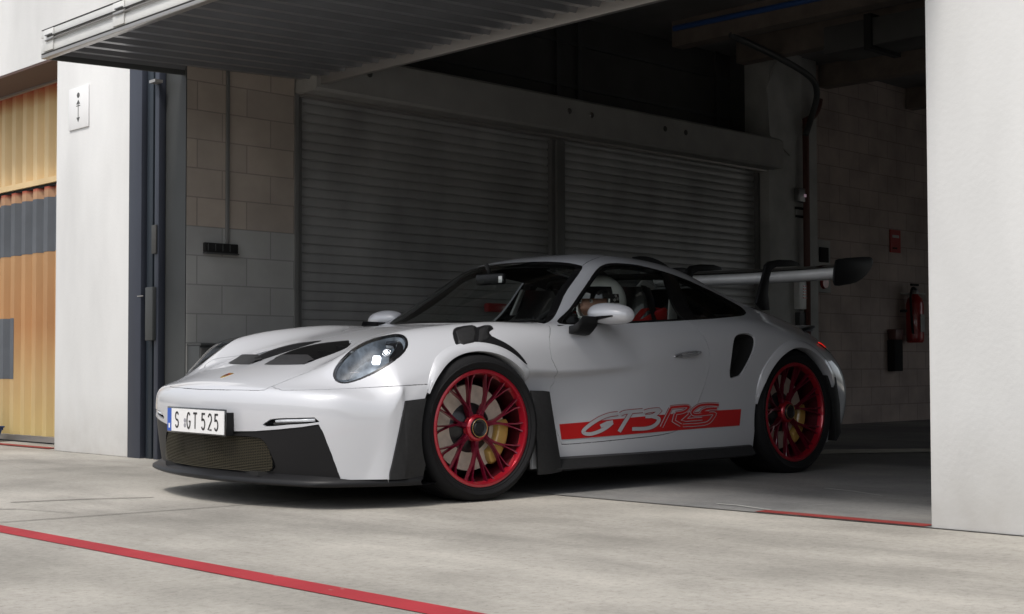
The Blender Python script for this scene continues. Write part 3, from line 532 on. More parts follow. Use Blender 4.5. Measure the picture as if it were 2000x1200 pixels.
# two extra rows sharpen the fold that runs back from the front wheel and fade out along the door
_sharp = [.5]*len(CG)
for i, w_ in ((11, .42), (12, .25), (13, .12), (14, .10), (15, .10), (16, .12), (17, .18), (18, .28), (19, .40)): _sharp[i] = w_
_w = np.array(_sharp)[:, None]
CG = np.concatenate([CG[:, :9], (CG[:, 9]*(1-_w)+CG[:, 8]*_w)[:, None], CG[:, 9:11], (CG[:, 10]*(1-_w)+CG[:, 11]*_w)[:, None], CG[:, 11:]], axis=1)
CG[:, :, 1] *= -1
CARP = Vector((0, -.9, 0)); BODYROLL = .011      # the car leans a degree towards the camera side
CARM = Matrix.Translation(CARP) @ Matrix.Rotation(BODYROLL, 4, 'X') @ Matrix.Translation(-CARP); CARI = CARM.inverted()
def bspl(n, m, mirror0):
    """rows of the uniform cubic B-spline matrix: n control rows, m samples per span; ends clamped or mirrored"""
    rows = []; ts = np.linspace(0, n-1, (n-1)*m+1)
    for t in ts:
        i = min(int(t), n-2); f = t-i
        b = [(1-f)**3/6, (3*f**3-6*f*f+4)/6, (-3*f**3+3*f*f+3*f+1)/6, f**3/6]
        r = np.zeros(n+2); r[i:i+4] = b; rows.append(r)
    return np.array(rows)
def surf(C, mu, mv):
    n, k, _ = C.shape
    A = np.zeros((n+2, k+2, 3)); A[1:-1, 1:-1] = C
    A[0, 1:-1] = 2*C[0]-C[1]; A[-1, 1:-1] = 2*C[-1]-C[-2]
    A[:, 0] = A[:, 2]*np.array([1, -1, 1]); A[:, -1] = 2*A[:, -2]-A[:, -3]
    Bu, Bv = bspl(n, mu, 0), bspl(k, mv, 1)
    return np.einsum('ui,ijc,vj->uvc', Bu, A, Bv)
MU, MV = 7, 8
G = surf(CG, MU, MV); nu, nv = G.shape[:2]
du = np.gradient(G, axis=0); dv = np.gradient(G, axis=1)
# mirror the gradient across the centreline so that its normals stay in the y=0 plane
NR = np.cross(du, dv); NR[:, 0, 1] = 0
NR /= np.linalg.norm(NR, axis=2, keepdims=True)+1e-12
if NR[nu//2, nv//2, 1] > 0: NR = -NR
BV_, BF_ = G.reshape(-1, 3), [(i*nv+j, i*nv+j+1, (i+1)*nv+j+1, (i+1)*nv+j) for i in range(nu-1) for j in range(nv-1)]
a_, b_, c_ = [Vector(BV_[BF_[len(BF_)//2][k]]) for k in range(3)]
FLIP = ((b_-a_).cross(c_-a_)).dot(Vector(NR.reshape(-1, 3)[BF_[len(BF_)//2][0]])) < 0
if FLIP: BF_ = [f[::-1] for f in BF_]
BVH = BVHTree.FromPolygons([Vector(v) for v in BV_], BF_)
def hitpx(px, py):
    r = BVH.ray_cast(CARI @ CAM_LOC, CARI.to_3x3() @ pxray(px, py))
    return r[0]
# ---- cutting the shell into panels
bm = bmesh.new(); LN = bm.verts.layers.float_vector.new('n')
_vs = []
for v, q in zip(BV_, NR.reshape(-1, 3)):
    a = bm.verts.new(v); a[LN] = q; _vs.append(a)
for f in BF_:
    try: bm.faces.new([_vs[i] for i in f])
    except ValueError: pass
_deg = [f for f in bm.faces if f.calc_area() < 1e-9]
bm.normal_update()
LP_ = bm.faces.layers.int.new('part')
def basis(d):
    d = Vector(d).normalized(); e1 = (Vector((0, 0, 1)).cross(d) if abs(d.z) < .9 else Vector((1, 0, 0)).cross(d).cross(d)*-1)
    if abs(d.z) >= .9: e1 = Vector((1, 0, 0)); e1 = (e1-d*e1.dot(d)).normalized()
    e1.normalize(); return d, e1, d.cross(e1)
def inside(P, pts):
    x, y = pts[:, 0], pts[:, 1]; r = np.zeros(len(pts), bool); n = len(P)
    for i in range(n):
        x0, y0 = P[i]; x1, y1 = P[(i+1) % n]
        if y0 == y1: continue
        c = ((y0 > y) != (y1 > y)) & (x < (x1-x0)*(y-y0)/(y1-y0)+x0); r ^= c
    return r
def cut(poly, d, pid, over=(0,), faceok=None, mind=.12):
    d, e1, e2 = basis(d); P = [(Vector(p).dot(e1), Vector(p).dot(e2)) for p in poly]; n = len(P)
    PA = np.array(P); lo, hi = PA.min(0)-.05, PA.max(0)+.05
    cand = {}
    for f in bm.faces:
        if f.normal.dot(d) < mind: continue
        if faceok and not faceok(f.calc_center_median()): continue
        u = [v.co.dot(e1) for v in f.verts]; q = [v.co.dot(e2) for v in f.verts]
        bb = (min(u), max(u), min(q), max(q))
        if bb[1] < lo[0] or bb[0] > hi[0] or bb[3] < lo[1] or bb[2] > hi[1]: continue
        cand[f] = bb
    for i in range(n):
        a, b = P[i], P[(i+1) % n]
        L = math.hypot(b[0]-a[0], b[1]-a[1])
        if L < 1e-6: continue
        x0, x1, y0, y1 = min(a[0], b[0])-.001, max(a[0], b[0])+.001, min(a[1], b[1])-.001, max(a[1], b[1])+.001
        fs = [f for f, q in cand.items() if f.is_valid and not (q[1] < x0 or q[0] > x1 or q[3] < y0 or q[2] > y1)]
        if not fs: continue
        nn = e1*(-(b[1]-a[1])/L)+e2*((b[0]-a[0])/L)
        geom = list({v for f in fs for v in f.verts})+list({e for f in fs for e in f.edges})+fs
        r = bmesh.ops.bisect_plane(bm, geom=geom, dist=1e-5, plane_co=e1*a[0]+e2*a[1], plane_no=nn)
        for f in r['geom']:
            if isinstance(f, bmesh.types.BMFace):
                u = [v.co.dot(e1) for v in f.verts]; q = [v.co.dot(e2) for v in f.verts]; cand[f] = (min(u), max(u), min(q), max(q))
    fl = [f for f in cand if f.is_valid]
    c = []
    for f in fl:
        m_ = f.calc_center_median(); c.append((m_.dot(e1), m_.dot(e2)))
    ins = inside(P, np.array(c))
    for f, k in zip(fl, ins):
        if k and (over is None or f[LP_] in over): f[LP_] = pid
def extract(pid, gap=.0018, flange=.014, both=True, off=0., yclip=1e-4, ff=None):
    """faces of one panel -> (V, N, F): edges pulled back by the shut gap and turned in by a flange"""
    fs = [f for f in bm.faces if f[LP_] == pid and (ff is None or ff(f.calc_center_median()))]
    vi = {}; V = []; N = []; F = []
    for f in fs:
        for v in f.verts:
            if v not in vi: vi[v] = len(V); V.append(v.co.copy()); q = Vector(v[LN]); N.append(q.normalized() if q.length > 1e-6 else f.normal.copy())
        F.append([vi[v] for v in f.verts])
    cnt = {}
    for f in F:
        for a, b in zip(f, f[1:]+f[:1]): cnt[(a, b)] = cnt.get((a, b), 0)+1
    be = [(a, b) for (a, b) in cnt if (b, a) not in cnt and not (abs(V[a].y) < yclip and abs(V[b].y) < yclip)]
    shift = {}
    for a, b in be:
        t = (V[b]-V[a]); 
        if t.length < 1e-7: continue
        t.normalize(); n = (N[a]+N[b]).normalized(); inw = n.cross(t)
        for k in (a, b): shift.setdefault(k, []).append(inw)
    V2 = [v.copy() for v in V]
    for k, L in shift.items():
        s_ = sum(L, Vector((0, 0, 0)))
        if s_.length > 1e-6:
            s_ = s_.normalized()*gap
            if abs(V[k].y) < yclip: s_.y = 0
            V2[k] = V[k]+s_
    V2 = [v+n*off for v, n in zip(V2, N)]
    if flange:
        for a, b in be:
            n = (N[a]+N[b]).normalized(); t = (V2[b]-V2[a])
            if t.length < 1e-7: continue
            fn = t.cross(n).normalized()
            i = len(V2); V2 += [V2[a].copy(), V2[b].copy(), V2[b]-N[b]*flange, V2[a]-N[a]*flange]; N += [fn]*4; F.append([i+1, i, i+3, i+2])
    V2 = np.array([tuple(v) for v in V2]); N = np.array([tuple(v) for v in N])
    return V2, N, F
FL_ = np.array([1, -1, 1])
def panel(name, pid, m, parent, mode='center', far=None, **k):
    V, N, F = extract(pid, **k)
    if len(V) == 0: print('EMPTY', name); return []
    if mode == 'center':
        n = len(V); mp = {}; V2 = list(V); N2 = list(N)
        for i in range(n):
            if abs(V[i, 1]) < 1e-4: mp[i] = i
            else: mp[i] = len(V2); V2.append(V[i]*FL_); N2.append(N[i]*FL_)
        F2 = F+[[mp[i] for i in f][::-1] for f in F]
        return [mesh(name, V2, F2, m, parent, nrm=N2)]
    return [mesh(name, V, F, m, parent, nrm=N), mesh(name, V*FL_, [f[::-1] for f in F], m, far if far is not None else parent, nrm=N*FL_)]
def H(L, n=3, closed=True):
    """points seen in the photograph, carried onto the body surface"""
    pts = [hitpx(*p) for p in L]
    for p, q in zip(L, pts):
        if q is None: print('MISS', p)
    return [Vector(p) for p in spline([q for q in pts if q is not None], n, closed)] if n > 1 else [q for q in pts if q is not None]
def LOC(px, py, ax, val):
    o = CARI @ CAM_LOC; d = CARI.to_3x3() @ pxray(px, py); i = 'xyz'.index(ax); return o+d*((val-o[i])/d[i])
SIDE, TOP, FRONT = (0, -1, 0), (0, 0, 1), (-1, 0, 0)
(BODY, VOID, WS, DLO, SWIN, QWIN, BPIL, HOOD, BUMP, INS, GRILLE, DOOR, HL, HLIN, VENT, FLAP, FVENT, INTAKE, DRL, RWIN, WSG, DUCT, SCOOP, BLADE, LIP) = range(25)
def circ(c, r, n=48, a0=0, a1=360): return [Vector((c[0]+r*math.cos(math.radians(a0+(a1-a0)*k/n)), -.95, c[1]+r*math.sin(math.radians(a0+(a1-a0)*k/n)))) for k in range(n)]
lowside = lambda c: c.y < -.55 and c.z < .9
# wheel openings
AF, AR = (.004, .345, .372), (2.457, .362, .388)     # x, z, radius of the openings
pf = [Vector((AF[0]+AF[2]*math.cos(math.radians(a)), -.95, AF[1]+AF[2]*math.sin(math.radians(a)))) for a in range(45, 206, 5)]
pf = [Vector((.352, -.95, .05)), Vector((.345, -.95, .40)), Vector((.325, -.95, .50))]+pf+[Vector((-.36, -.95, .05))]
cut(pf, SIDE, VOID, over=None, faceok=lowside, mind=.02)
pr = [Vector((AR[0]+AR[2]*math.cos(math.radians(a)), -.95, AR[1]+AR[2]*math.sin(math.radians(a)))) for a in range(-10, 200, 5)]
pr = [Vector((AR[0]+AR[2]-.01, -.95, .05))]+pr+[Vector((2.09, -.95, .05))]
cut(pr, SIDE, VOID, over=None, faceok=lowside, mind=.02)
# glasshouse
dlo = H([(1092, 632), (1112, 604), (1140, 564), (1163, 530), (1178, 518), (1195, 514.5), (1220, 515), (1250, 519), (1310, 535), (1360, 555), (1410, 579), (1443, 597), (1455, 607), (1456, 613), (1445, 617.5), (1400, 622), (1345, 625.5), (1240, 631), (1160, 633)], 4)
cut(dlo, (0, -1, .25), DLO, faceok=lambda c: c.z > .7)
def inset(poly, d, w):
    d, e1, e2 = basis(d); P = [np.array((Vector(p).dot(e1), Vector(p).dot(e2))) for p in poly]; D = [Vector(p).dot(d) for p in poly]; n = len(P)
    A = sum(P[i][0]*P[(i+1) % n][1]-P[(i+1) % n][0]*P[i][1] for i in range(n)); s_ = 1 if A > 0 else -1; out = []
    for i in range(n):
        t = P[(i+1) % n]-P[i-1]; t /= np.linalg.norm(t)+1e-9; q = P[i]+np.array((-t[1], t[0]))*s_*w; out.append(e1*q[0]+e2*q[1]+d*D[i])
    return out
dli = inset(dlo, (0, -1, .25), .013)
cut(dli, (0, -1, .25), SWIN, over=(DLO,))
bp_ = [Vector((1.695, -.6, 1.25)), Vector((1.76, -.6, 1.25)), Vector((1.70, -.8, .80)), Vector((1.60, -.8, .80))]
bp_ = [LOC(1312, 500, 'y', -.62), LOC(1342, 500, 'y', -.62), LOC(1350, 650, 'y', -.78), LOC(1323, 650, 'y', -.78)]
cut(bp_, SIDE, DLO, over=(SWIN,), faceok=lambda c: c.z > .7)
xq = LOC(1335, 580, 'y', -.7).x
for f in bm.faces:
    if f[LP_] == SWIN and f.calc_center_median().x > xq: f[LP_] = QWIN
wsd = (-.5, 0, .87)
wse = H([(1062, 632.5), (1100, 580), (1126, 541), (1136, 526), (1137, 519.5)], 3, False)
tc = LOC(1000, 514.5, 'y', 0)
top = [Vector((1.075, -.40, 1.2)), Vector((1.045, -.2, 1.22)), Vector((1.035, 0, 1.24)), Vector((1.035, .05, 1.24))]
ws = wse+top+[Vector((.40, .05, .87)), Vector((.41, -.2, .87)), Vector((.455, -.38, .86)), Vector((.53, -.55, .85)), Vector((.585, -.63, .85))]
cut(ws, wsd, WS, faceok=lambda c: .3 < c.x < 1.4 and c.z > .8)
wsi = [Vector((p.x, p.y, p.z)) for p in inset(wse+top[:3]+[Vector((.42, 0, .87)), Vector((.41, -.2, .87)), Vector((.455, -.38, .86)), Vector((.53, -.55, .85)), Vector((.585, -.63, .85))], wsd, .035)]
wsi = [Vector((p.x, p.y if p.y < -.06 else .05, p.z)) for p in wsi]
cut(wsi, wsd, WSG, over=(WS,), faceok=lambda c: .3 < c.x < 1.4 and c.z > .8)
rw = [Vector((1.62, .05, 1.2)), Vector((1.62, -.25, 1.2)), Vector((1.68, -.42, 1.2)), Vector((1.80, -.455, 1.2)), Vector((2.15, -.43, 1.1)), Vector((2.28, -.36, 1.1)), Vector((2.32, -.15, 1.1)), Vector((2.32, .05, 1.1))]
cut(rw, TOP, RWIN, faceok=lambda c: c.z > .9)
# headlamp
hlp = H([(655, 743), (651, 729), (661, 709), (684, 685), (712, 668.5), (745, 657.5), (772, 652.5), (788, 655), (796, 665), (795, 679), (784, 694), (762, 711), (735, 727), (705, 741), (680, 748.5), (665, 748.5)], 3)
hd = (-.62, -.45, .64)
cut(hlp, hd, HL, faceok=lambda c: c.x < -.1)
hli = inset(hlp, hd, .011)
cut(hli, hd, HLIN, over=(HL,), faceok=lambda c: c.x < -.1)
# hood
hoodp = H([(440, 763), (513, 763), (524, 758), (566, 741), (613, 722), (648, 706), (680, 681), (712, 663), (748, 651.5), (790, 644), (835, 638), (880, 634)], 2, False)
hoodp = [p for p in hoodp]
_fl = [hitpx(px_, 761.3+(px_-400)*.0145) for px_ in range(380, 512, 6)]
_fl = [q for q in _fl if q is not None and q.y < -.01]; _fl.sort(key=lambda q: -q.y)
fc = _fl[0]
hoodp = [Vector((fc.x-.001, .05, fc.z))]+_fl+[hitpx(518, 762)]+hoodp[4:]+[Vector((.35, -.63, .85)), Vector((.47, -.62, .85)), Vector((.44, -.52, .85)), Vector((.375, -.38, .85)), Vector((.33, -.2, .85)), Vector((.32, .05, .85))]
cut(hoodp, TOP, HOOD, over=(BODY,))
vent = [Vector((x, y, .7)) for x, y in [tuple(q) for q in spline([(-.545, -.10), (-.45, -.097), (-.30, -.105), (-.215, -.115), (-.185, -.135), (-.22, -.19), (-.295, -.27), (-.345, -.305), (-.43, -.33), (-.545, -.33), (-.575, -.30), (-.575, -.14)], 2, True)]]
cut(vent, TOP, VENT, over=(HOOD,))
# bumper: below the lamp line
bl = H([(519, 762.8), (560, 762.5), (600, 762), (650, 760.5), (696, 758.5), (760, 755), (815, 752), (838, 750.5)], 2, False)
bz = bl[0].z
bumpz = [Vector((-.2, -.95, .0)), Vector((-.30, -.95, bl[-1].z+.004))]+bl[::-1]
def classify_bump():
    xs = [p.x for p in bl]; zs = [p.z for p in bl]
    o = np.argsort(xs); xs = np.array(xs)[o]; zs = np.array(zs)[o]
    return lambda c: True
yl = [p.y for p in bl]
# two cuts: the corner and side seen along the camera side direction, and the front by height
dcorner = (-.6, -.8, 0)
cp = [p for p in bl]; e_ = Vector(dcorner).normalized()
a0 = cp[0]; a9 = cp[-1]
poly = cp+[a9+Vector((.20, -.15, 0)), a9+Vector((.2, -.15, -.8)), a0+Vector((-.5, .5, -.8)), a0+Vector((-.5, .5, 0))]
cut(poly, dcorner, BUMP, over=(BODY,), faceok=lambda c: c.x < -.3 and c.z < .72, mind=.0)
fz = a0.z
fpz = hoodp[1].z-.004
for f in bm.faces:
    if f[LP_] == BODY:
        c = f.calc_center_median()
        if c.x < a0.x+.03 and c.z < .62 and c.x < -.5: f[LP_] = BUMP
# black insert, grille opening, lamp slot
ins = H([(440, 843.5), (500, 843), (545, 839.5), (590, 835), (622, 830), (631, 846), (648, 890), (664, 934)], 1, False)
ins = [Vector((-.98, .05, ins[0].z+.002))]+ins+[ins[-1]+Vector((0, 0, -.15)), Vector((-.98, .05, -.05))]
cut(ins, FRONT, INS, over=(BUMP,), faceok=lambda c: c.x < -.45, mind=.0)
gr = H([(430, 851), (470, 853), (500, 855.5), (514, 863), (524, 880), (535, 905), (535, 915), (522, 922), (480, 921), (430, 917)], 2, False)
gr = [Vector((-.98, .05, gr[0].z+.004))]+gr+[Vector((-.98, .05, gr[-1].z))]
cut(gr, FRONT, GRILLE, over=(INS,), faceok=lambda c: c.x < -.45, mind=.0)
drl = H([(513, 830), (528, 820), (545, 818), (614, 816.5), (623, 824), (600, 827), (560, 829.5), (530, 832.5), (517, 832.5)], 1)
cut(drl, (-.9, -.4, 0), DRL, over=(BUMP,), faceok=lambda c: c.x < -.45)
# door
doorp = H([(1072, 636), (1073, 660), (1077, 700), (1084, 741), (1076, 755), (1074, 775), (1077, 815), (1088, 845), (1097, 868)], 2, False)
doorp += H([(1110, 868), (1160, 864), (1230, 857), (1290, 850), (1325, 840), (1345, 822), (1362, 790), (1377, 750), (1386, 712), (1384, 680), (1372, 654), (1350, 631), (1343, 626)], 2, False)
doorp += [Vector((p.x, -.9, p.z)) for p in (LOC(1343, 622, 'y', -.78), LOC(1090, 629, 'y', -.75), LOC(1073, 632, 'y', -.78))]
cut(doorp, SIDE, DOOR, over=(BODY,), faceok=lambda c: c.y < -.6)
bl1 = H([(791, 784), (778, 850), (766, 905), (761, 925)], 1)
bl1 = bl1+[bl1[-1]+Vector((0, 0, -.1)), Vector((-.30, -.95, .0)), Vector((-.30, -.95, LOC(835, 779, 'y', -.93).z)), LOC(835, 779, 'y', -.93)]
cut(bl1, (-.5, -.87, 0), BLADE, over=(BUMP,), faceok=lambda c: c.x < -.3, mind=0)
# vents on the flank
fv = H([(886, 660), (885, 648), (892, 641), (922, 636.5), (931, 641), (945, 637), (957, 637), (963, 643), (955, 648), (960, 658), (985, 670), (1010, 688), (1029, 712), (1000, 690), (965, 677), (930, 676), (900, 684), (893, 680)], 2)
cut(fv, (-.2, -.6, .75), FVENT, over=(BODY,), faceok=lambda c: c.z > .5)
it = H([(1436, 736), (1427, 738), (1426, 722), (1430, 690), (1434, 664), (1442, 654), (1458, 651.5), (1471, 656), (1475, 668), (1470, 690), (1458, 715), (1447, 732)], 3)
cut(it, SIDE, INTAKE, over=(BODY,), faceok=lambda c: c.y < -.6)
print('cuts done', len(bm.faces))
# ---- the car's panels
car = thing('sports_car', 'pale grey sports coupe with red wheels and tall rear wing leaving the garage', 'car')
car.matrix_basis = Matrix.Translation((1.2, 0, 0))
XF[0] = CARM
body = panel('body', BODY, M['paint'], car)[0]
panel('front_bumper', BUMP, M['paint'], car)
hood = panel('hood', HOOD, M['paint'], car)[0]
wfr = panel('windscreen', WSG, M['glass'], car, flange=0, gap=0)[0]
panel('screen_border', WS, M['gloss'], wfr, flange=.006, gap=0)
fr = panel('window_frame', DLO, M['gloss'], car, 'side', gap=0)
panel('side_window', SWIN, M['glass'], car, 'side', flange=0, gap=0)
panel('quarter_window', QWIN, M['dglass'], car, 'side', flange=0, gap=0)
panel('rear_window', RWIN, M['dglass'], car, flange=.005)
doors = panel('door', DOOR, M['paint'], car, 'side')
ins_ = panel('bumper_insert', INS, M['black'], car, off=-.004)[0]
panel('bumper_blade', BLADE, M['blade'], car, 'side', off=.010, flange=.03, gap=0)
for o in panel('headliner', BODY, M['gap'], car, flange=0, gap=-.02, off=-.028, ff=lambda c: c.z > .84 and .45 < c.x < 2.7 and c.y > -.80): pass
def cavity(name, pid, depth, m, parent, far=None, mode='side', shrink=.8, **k):
    """dark bowl behind an opening"""
    V, N, F = extract(pid, gap=0, flange=0, **k)
    be = {}; cnt = {}
    for f in F:
        for a, b in zip(f, f[1:]+f[:1]): cnt[(a, b)] = 1
    E_ = [(a, b) for (a, b) in cnt if (b, a) not in cnt]
    n0 = N.mean(0); n0 /= np.linalg.norm(n0); c0 = V.mean(0)
    W = c0+(V-c0)*shrink-n0*depth; n = len(V); VV = np.vstack([V-N*.012, W]); FF = [[i+n for i in f] for f in F]+[[a, b, b+n, a+n] for a, b in E_]
    out = [mesh(name, VV, FF, m, parent)]
    if mode == 'side': out.append(mesh(name, VV*FL_, [f[::-1] for f in FF], m, far if far is not None else parent))
    else:
        o = out[0]; b_ = bmesh.new(); b_.from_mesh(o.data); g = bmesh.ops.duplicate(b_, geom=b_.faces[:]+b_.verts[:]+b_.edges[:])
        for v in g['geom']:
            if isinstance(v, bmesh.types.BMVert): v.co.y *= -1
        b_.to_mesh(o.data); b_.free()
    return out
vc = cavity('hood_vent', VENT, .09, M['gap'], hood, hood)
cavity('side_intake', INTAKE, .10, M['gap'], car)
dr = cavity('running_lamp', DRL, .035, M['gloss'], car)
hls = cavity('headlight', HL, .0, M['gloss'], car, shrink=1)
V, N, F = extract(HL, gap=.001, flange=.02)
for o, s_ in ((hls[0], 1), (hls[1], -1)):
    me = bpy.data.meshes.new('headlight'); q = np.array([1, s_, 1])
    me.from_pydata([tuple(v) for v in (V*q)], [], [tuple(f) if s_ == 1 else tuple(f[::-1]) for f in F]); me.materials.append(M['gloss']); o.data = me
    me.polygons.foreach_set('use_smooth', [True]*len(me.polygons)); me.set_sharp_from_angle(angle=.7)
M['lampbowl'] = mat('lamp_reflector', (.26, .30, .34), .28, .4, noise=(25, .45))
for o in panel('lens', HLIN, M['clear'], hls[0], 'side', far=hls[1], flange=0, gap=0):
    co = np.array([v.co[:] for v in o.data.vertices]); sgn = -1 if co[:, 1].mean() < 0 else 1
    ax = np.array((-.62, .45*sgn, .64)); ax /= np.linalg.norm(ax); cc = co.mean(0); q = co-cc; q -= np.outer(q@ax, ax)
    U = np.linalg.svd(q, full_matrices=False)[2]; r = np.sqrt((q@U[0]/(abs(q@U[0]).max()))**2+(q@U[1]/(abs(q@U[1]).max()))**2)
    b_ = .030*np.clip(1-r**2, 0, 1)**.7
    for v, k in zip(o.data.vertices, b_): v.co += Vector(ax)*float(k)
    o.data.normals_split_custom_set_from_vertices([(0, 0, 0)]*len(co)); o.data.update()
cavity('lamp_bowl', HLIN, .085, M['lampbowl'], hls[0], hls[1], shrink=.72)
# lamp modules inside the bowl
hc = hitpx(733, 696); hc2 = hitpx(752, 681)
for s_, par in ((1, hls[0]), (-1, hls[1])):
    def pt(p, dep): q = Vector(p)-Vector((-.62, -.45, .64))*dep; return Vector((q.x, q.y*s_, q.z))
    m = MB(); c = pt(hc, .035); d = Vector((-.75, -.45*s_, .48)).normalized(); t1 = d.cross(Vector((0, 0, 1))).normalized(); t2 = t1.cross(d)
    m.prism([c+t1*a*.018+t2*b*.020 for a, b in ((-1, -.75), (-.93, -.93), (-.75, -1), (.75, -1), (.93, -.93), (1, -.75), (1, .75), (.93, .93), (.75, 1), (-.75, 1), (-.93, .93), (-1, .75))], d*.014); m.build('main_beam', M['led'], par)
    m = MB(); c = pt(hc2, .03); P = [c+(t1*math.cos(a)+t2*math.sin(a))*.018 for a in np.linspace(0, 2*math.pi, 21)]; m.tube(P, .0022, 6); m.build('lamp_ring', M['chrome'], par, smooth=True)
    m = MB(); m.prism([c+(t1*math.cos(a)+t2*math.sin(a))*.010 for a in np.linspace(0, 2*math.pi, 13)[:-1]], d*.008); m.build('side_beam', M['led'], par)
    # dark shroud at the upper outer end and light guides
    m = MB()
    for k, (px_, py_) in enumerate(((690, 720), (682, 738))):
        m = MB(); c = pt(hitpx(px_, py_), .03); m.tube([c-t1*.022+t2*.002, c+t1*.022], .0018, 6); m.build('light_guide', M['chrome'], par)
    m = MB(); L = [(752, 659), (775, 657), (790, 662), (791, 676), (780, 690), (765, 700), (757, 704), (757, 690), (768, 676), (765, 668), (750, 666)]
    m.prism([pt(hitpx(*p), .03) for p in L], pt((0, 0, 0), .02)); m.build('lamp_shroud', M['gloss'], par)
# running lamp bars
for s_, par in ((1, dr[0]), (-1, dr[1])):
    P = [hitpx(x, y) for x, y in ((536, 823), (560, 822), (585, 821.5), (612, 820.5))]
    m = MB(); m.tube([Vector((p.x+.010, p.y*s_, p.z)) for p in P], .0075, 8); m.build('light_bar', M['lampbar'] if 'lampbar' in M else M.setdefault('lampbar', mat('clear_light_bar', (.75, .78, .82), .15, .2, .5, emit=((1, 1, 1), .0))), par, smooth=True)
# grille mesh: fine wires just inside the opening
def planx(y, x0=-.957, k=.29): y = abs(y); return x0 + k*y*y + (max(0, y-.67)**2)*3.2
gz0, gz1 = .145, .335; gp = [tuple((Vector(p).y, Vector(p).z)) for p in gr]; GP = np.array(gp)
cavity('grille_duct', GRILLE, .10, M['gap'], ins_, mode='center', shrink=1.0)
mm = MB(); ylim = abs(GP[:, 0]).max()
def wire(P, w_=.0014): mm.tube(P, w_, 4, caps=False)
zs_ = np.linspace(GP[:, 1].min(), GP[:, 1].max(), 24)
for zi, z in enumerate(zs_[1:-1]):
    ys = [y for y in np.linspace(-ylim, 0, 70) if inside(GP*np.array([1, 1]), np.array([[y, z]]))[0] or y > -.04]
    if not ys: continue
    y0 = min(ys)
    wire([(planx(y)+.022, y, z) for y in np.linspace(y0, -y0, 28)])
dy = .0145; k = 0
ycol = np.arange(-ylim, ylim, dy)
for y in ycol:
    zz = [z for z in np.linspace(zs_[0], zs_[-1], 40) if inside(GP, np.array([[-abs(y) if abs(y) > .045 else -.045, z]]))[0]]
    if len(zz) < 2: continue
    k += 1; zz_ = np.linspace(min(zz), max(zz), 23)
    wire([(planx(y)+.023, y+(dy*.25 if q % 2 else -dy*.25), z) for q, z in enumerate(zz_)], .0007)
mm.build('grille', M['mesh'], ins_)
# splitter
out_ = [(planx(y, -.968, .29), -y) for y in (0, .1, .2, .3, .4, .5, .58, .65, .70, .745, .785)]
out_ += [(-.60, -.855), (-.52, -.892), (-.44, -.915), (-.365, -.925)]
half = out_; full = half[::-1]+[(x, -y) for x, y in half[1:]]
m = MB(); G_ = []
for x, y in full:
    s_ = 1 if y > 0 else -1; iy = y-s_*min(.05, abs(y)*.4); ix = x+.055
    G_.append([(ix+.05, iy, .168), (ix, iy*1.0, .160), (x+.012, y, .128), (x, y, .118), (x, y, .106), (x+.012, y, .099), (x+.40, iy*.9, .099)])
m.grid(G_); m.build('front_splitter', M['black'], car, smooth=True, sharp=50)
# arch trims: flared bands round the wheel openings
def side_y(x, z):
    r = BVH.ray_cast(Vector((x, -2, z)), Vector((0, 1, 0))); return r[0].y if r[0] is not None and r[0].y < -.5 else -.90
def archtrim(c, ri, RO, a0, a1, flare=.016):
    G1 = []
    for a in np.linspace(math.radians(a0), math.radians(a1), 60):
        ca, sa = math.cos(a), math.sin(a); P = []
        f = min(1, (a-math.radians(a0))/.22, (math.radians(a1)-a)/.35); ro = RO-(.026 if a > 1.6 else 0)*(1-min(1, (math.radians(a1)-a)/.45))
        yo = side_y(c[0]+ro*ca, c[1]+ro*sa)
        for r, o_ in ((ro, .001), (ro-.004, -flare*.75*f), (ro-.015, -flare*f), ((ro+ri)/2, -flare*1.25*f-.003), (ri+.004, -flare*1.5*f-.005), (ri, -flare*1.2*f), (ri-.002, .05)):
            yy = min(yo, side_y(c[0]+max(r, c[2]+.005)*ca, c[1]+max(r, c[2]+.005)*sa)); P.append((c[0]+r*ca, yy+o_, c[1]+r*sa))
        G1.append(P)
    for s_ in (1, -1):
        m = MB(); m.grid([[(x, y*s_, z) for x, y, z in r] for r in G1]); m.build('wheel_arch_trim', M['paint'], car, smooth=True, sharp=50)
archtrim((.004, .345, .372), .354, .404, 36, 153, .010)
archtrim((2.457, .362, .388), .374, .425, 22, 172, .010)
# wheel wells and underfloor
for c, r, w0 in (((0, .345), .372, .50), ((2.457, .362), .39, .45)):
    for s_ in (1, -1):
        m = MB(); m.lathe([(r, -.012), (r, -w0*.8), (.02, -w0*.8)] if s_ == -1 else [(r, .012), (r, w0*.8), (.02, w0*.8)], (c[0], .875*-s_, c[1]), n=48, a0=math.radians(-25), a1=math.radians(205)); m.build('wheel_well', M['gap'], car)
m = MB(); m.prism([(-.90, -.42, .135), (-.62, -.72, .135), (-.42, -.75, .135), (.40, -.75, .135), (.46, -.86, .135), (2.04, -.88, .14), (2.10, -.60, .15), (2.85, -.60, .16), (3.15, -.45, .25), (3.15, .45, .25), (2.85, .60, .16), (2.10, .60, .15), (2.04, .88, .14), (.46, .86, .135), (.40, .75, .135), (-.42, .75, .135), (-.62, .72, .135), (-.90, .42, .135)], (0, 0, .02)); m.build('underfloor', M['gap'], car)
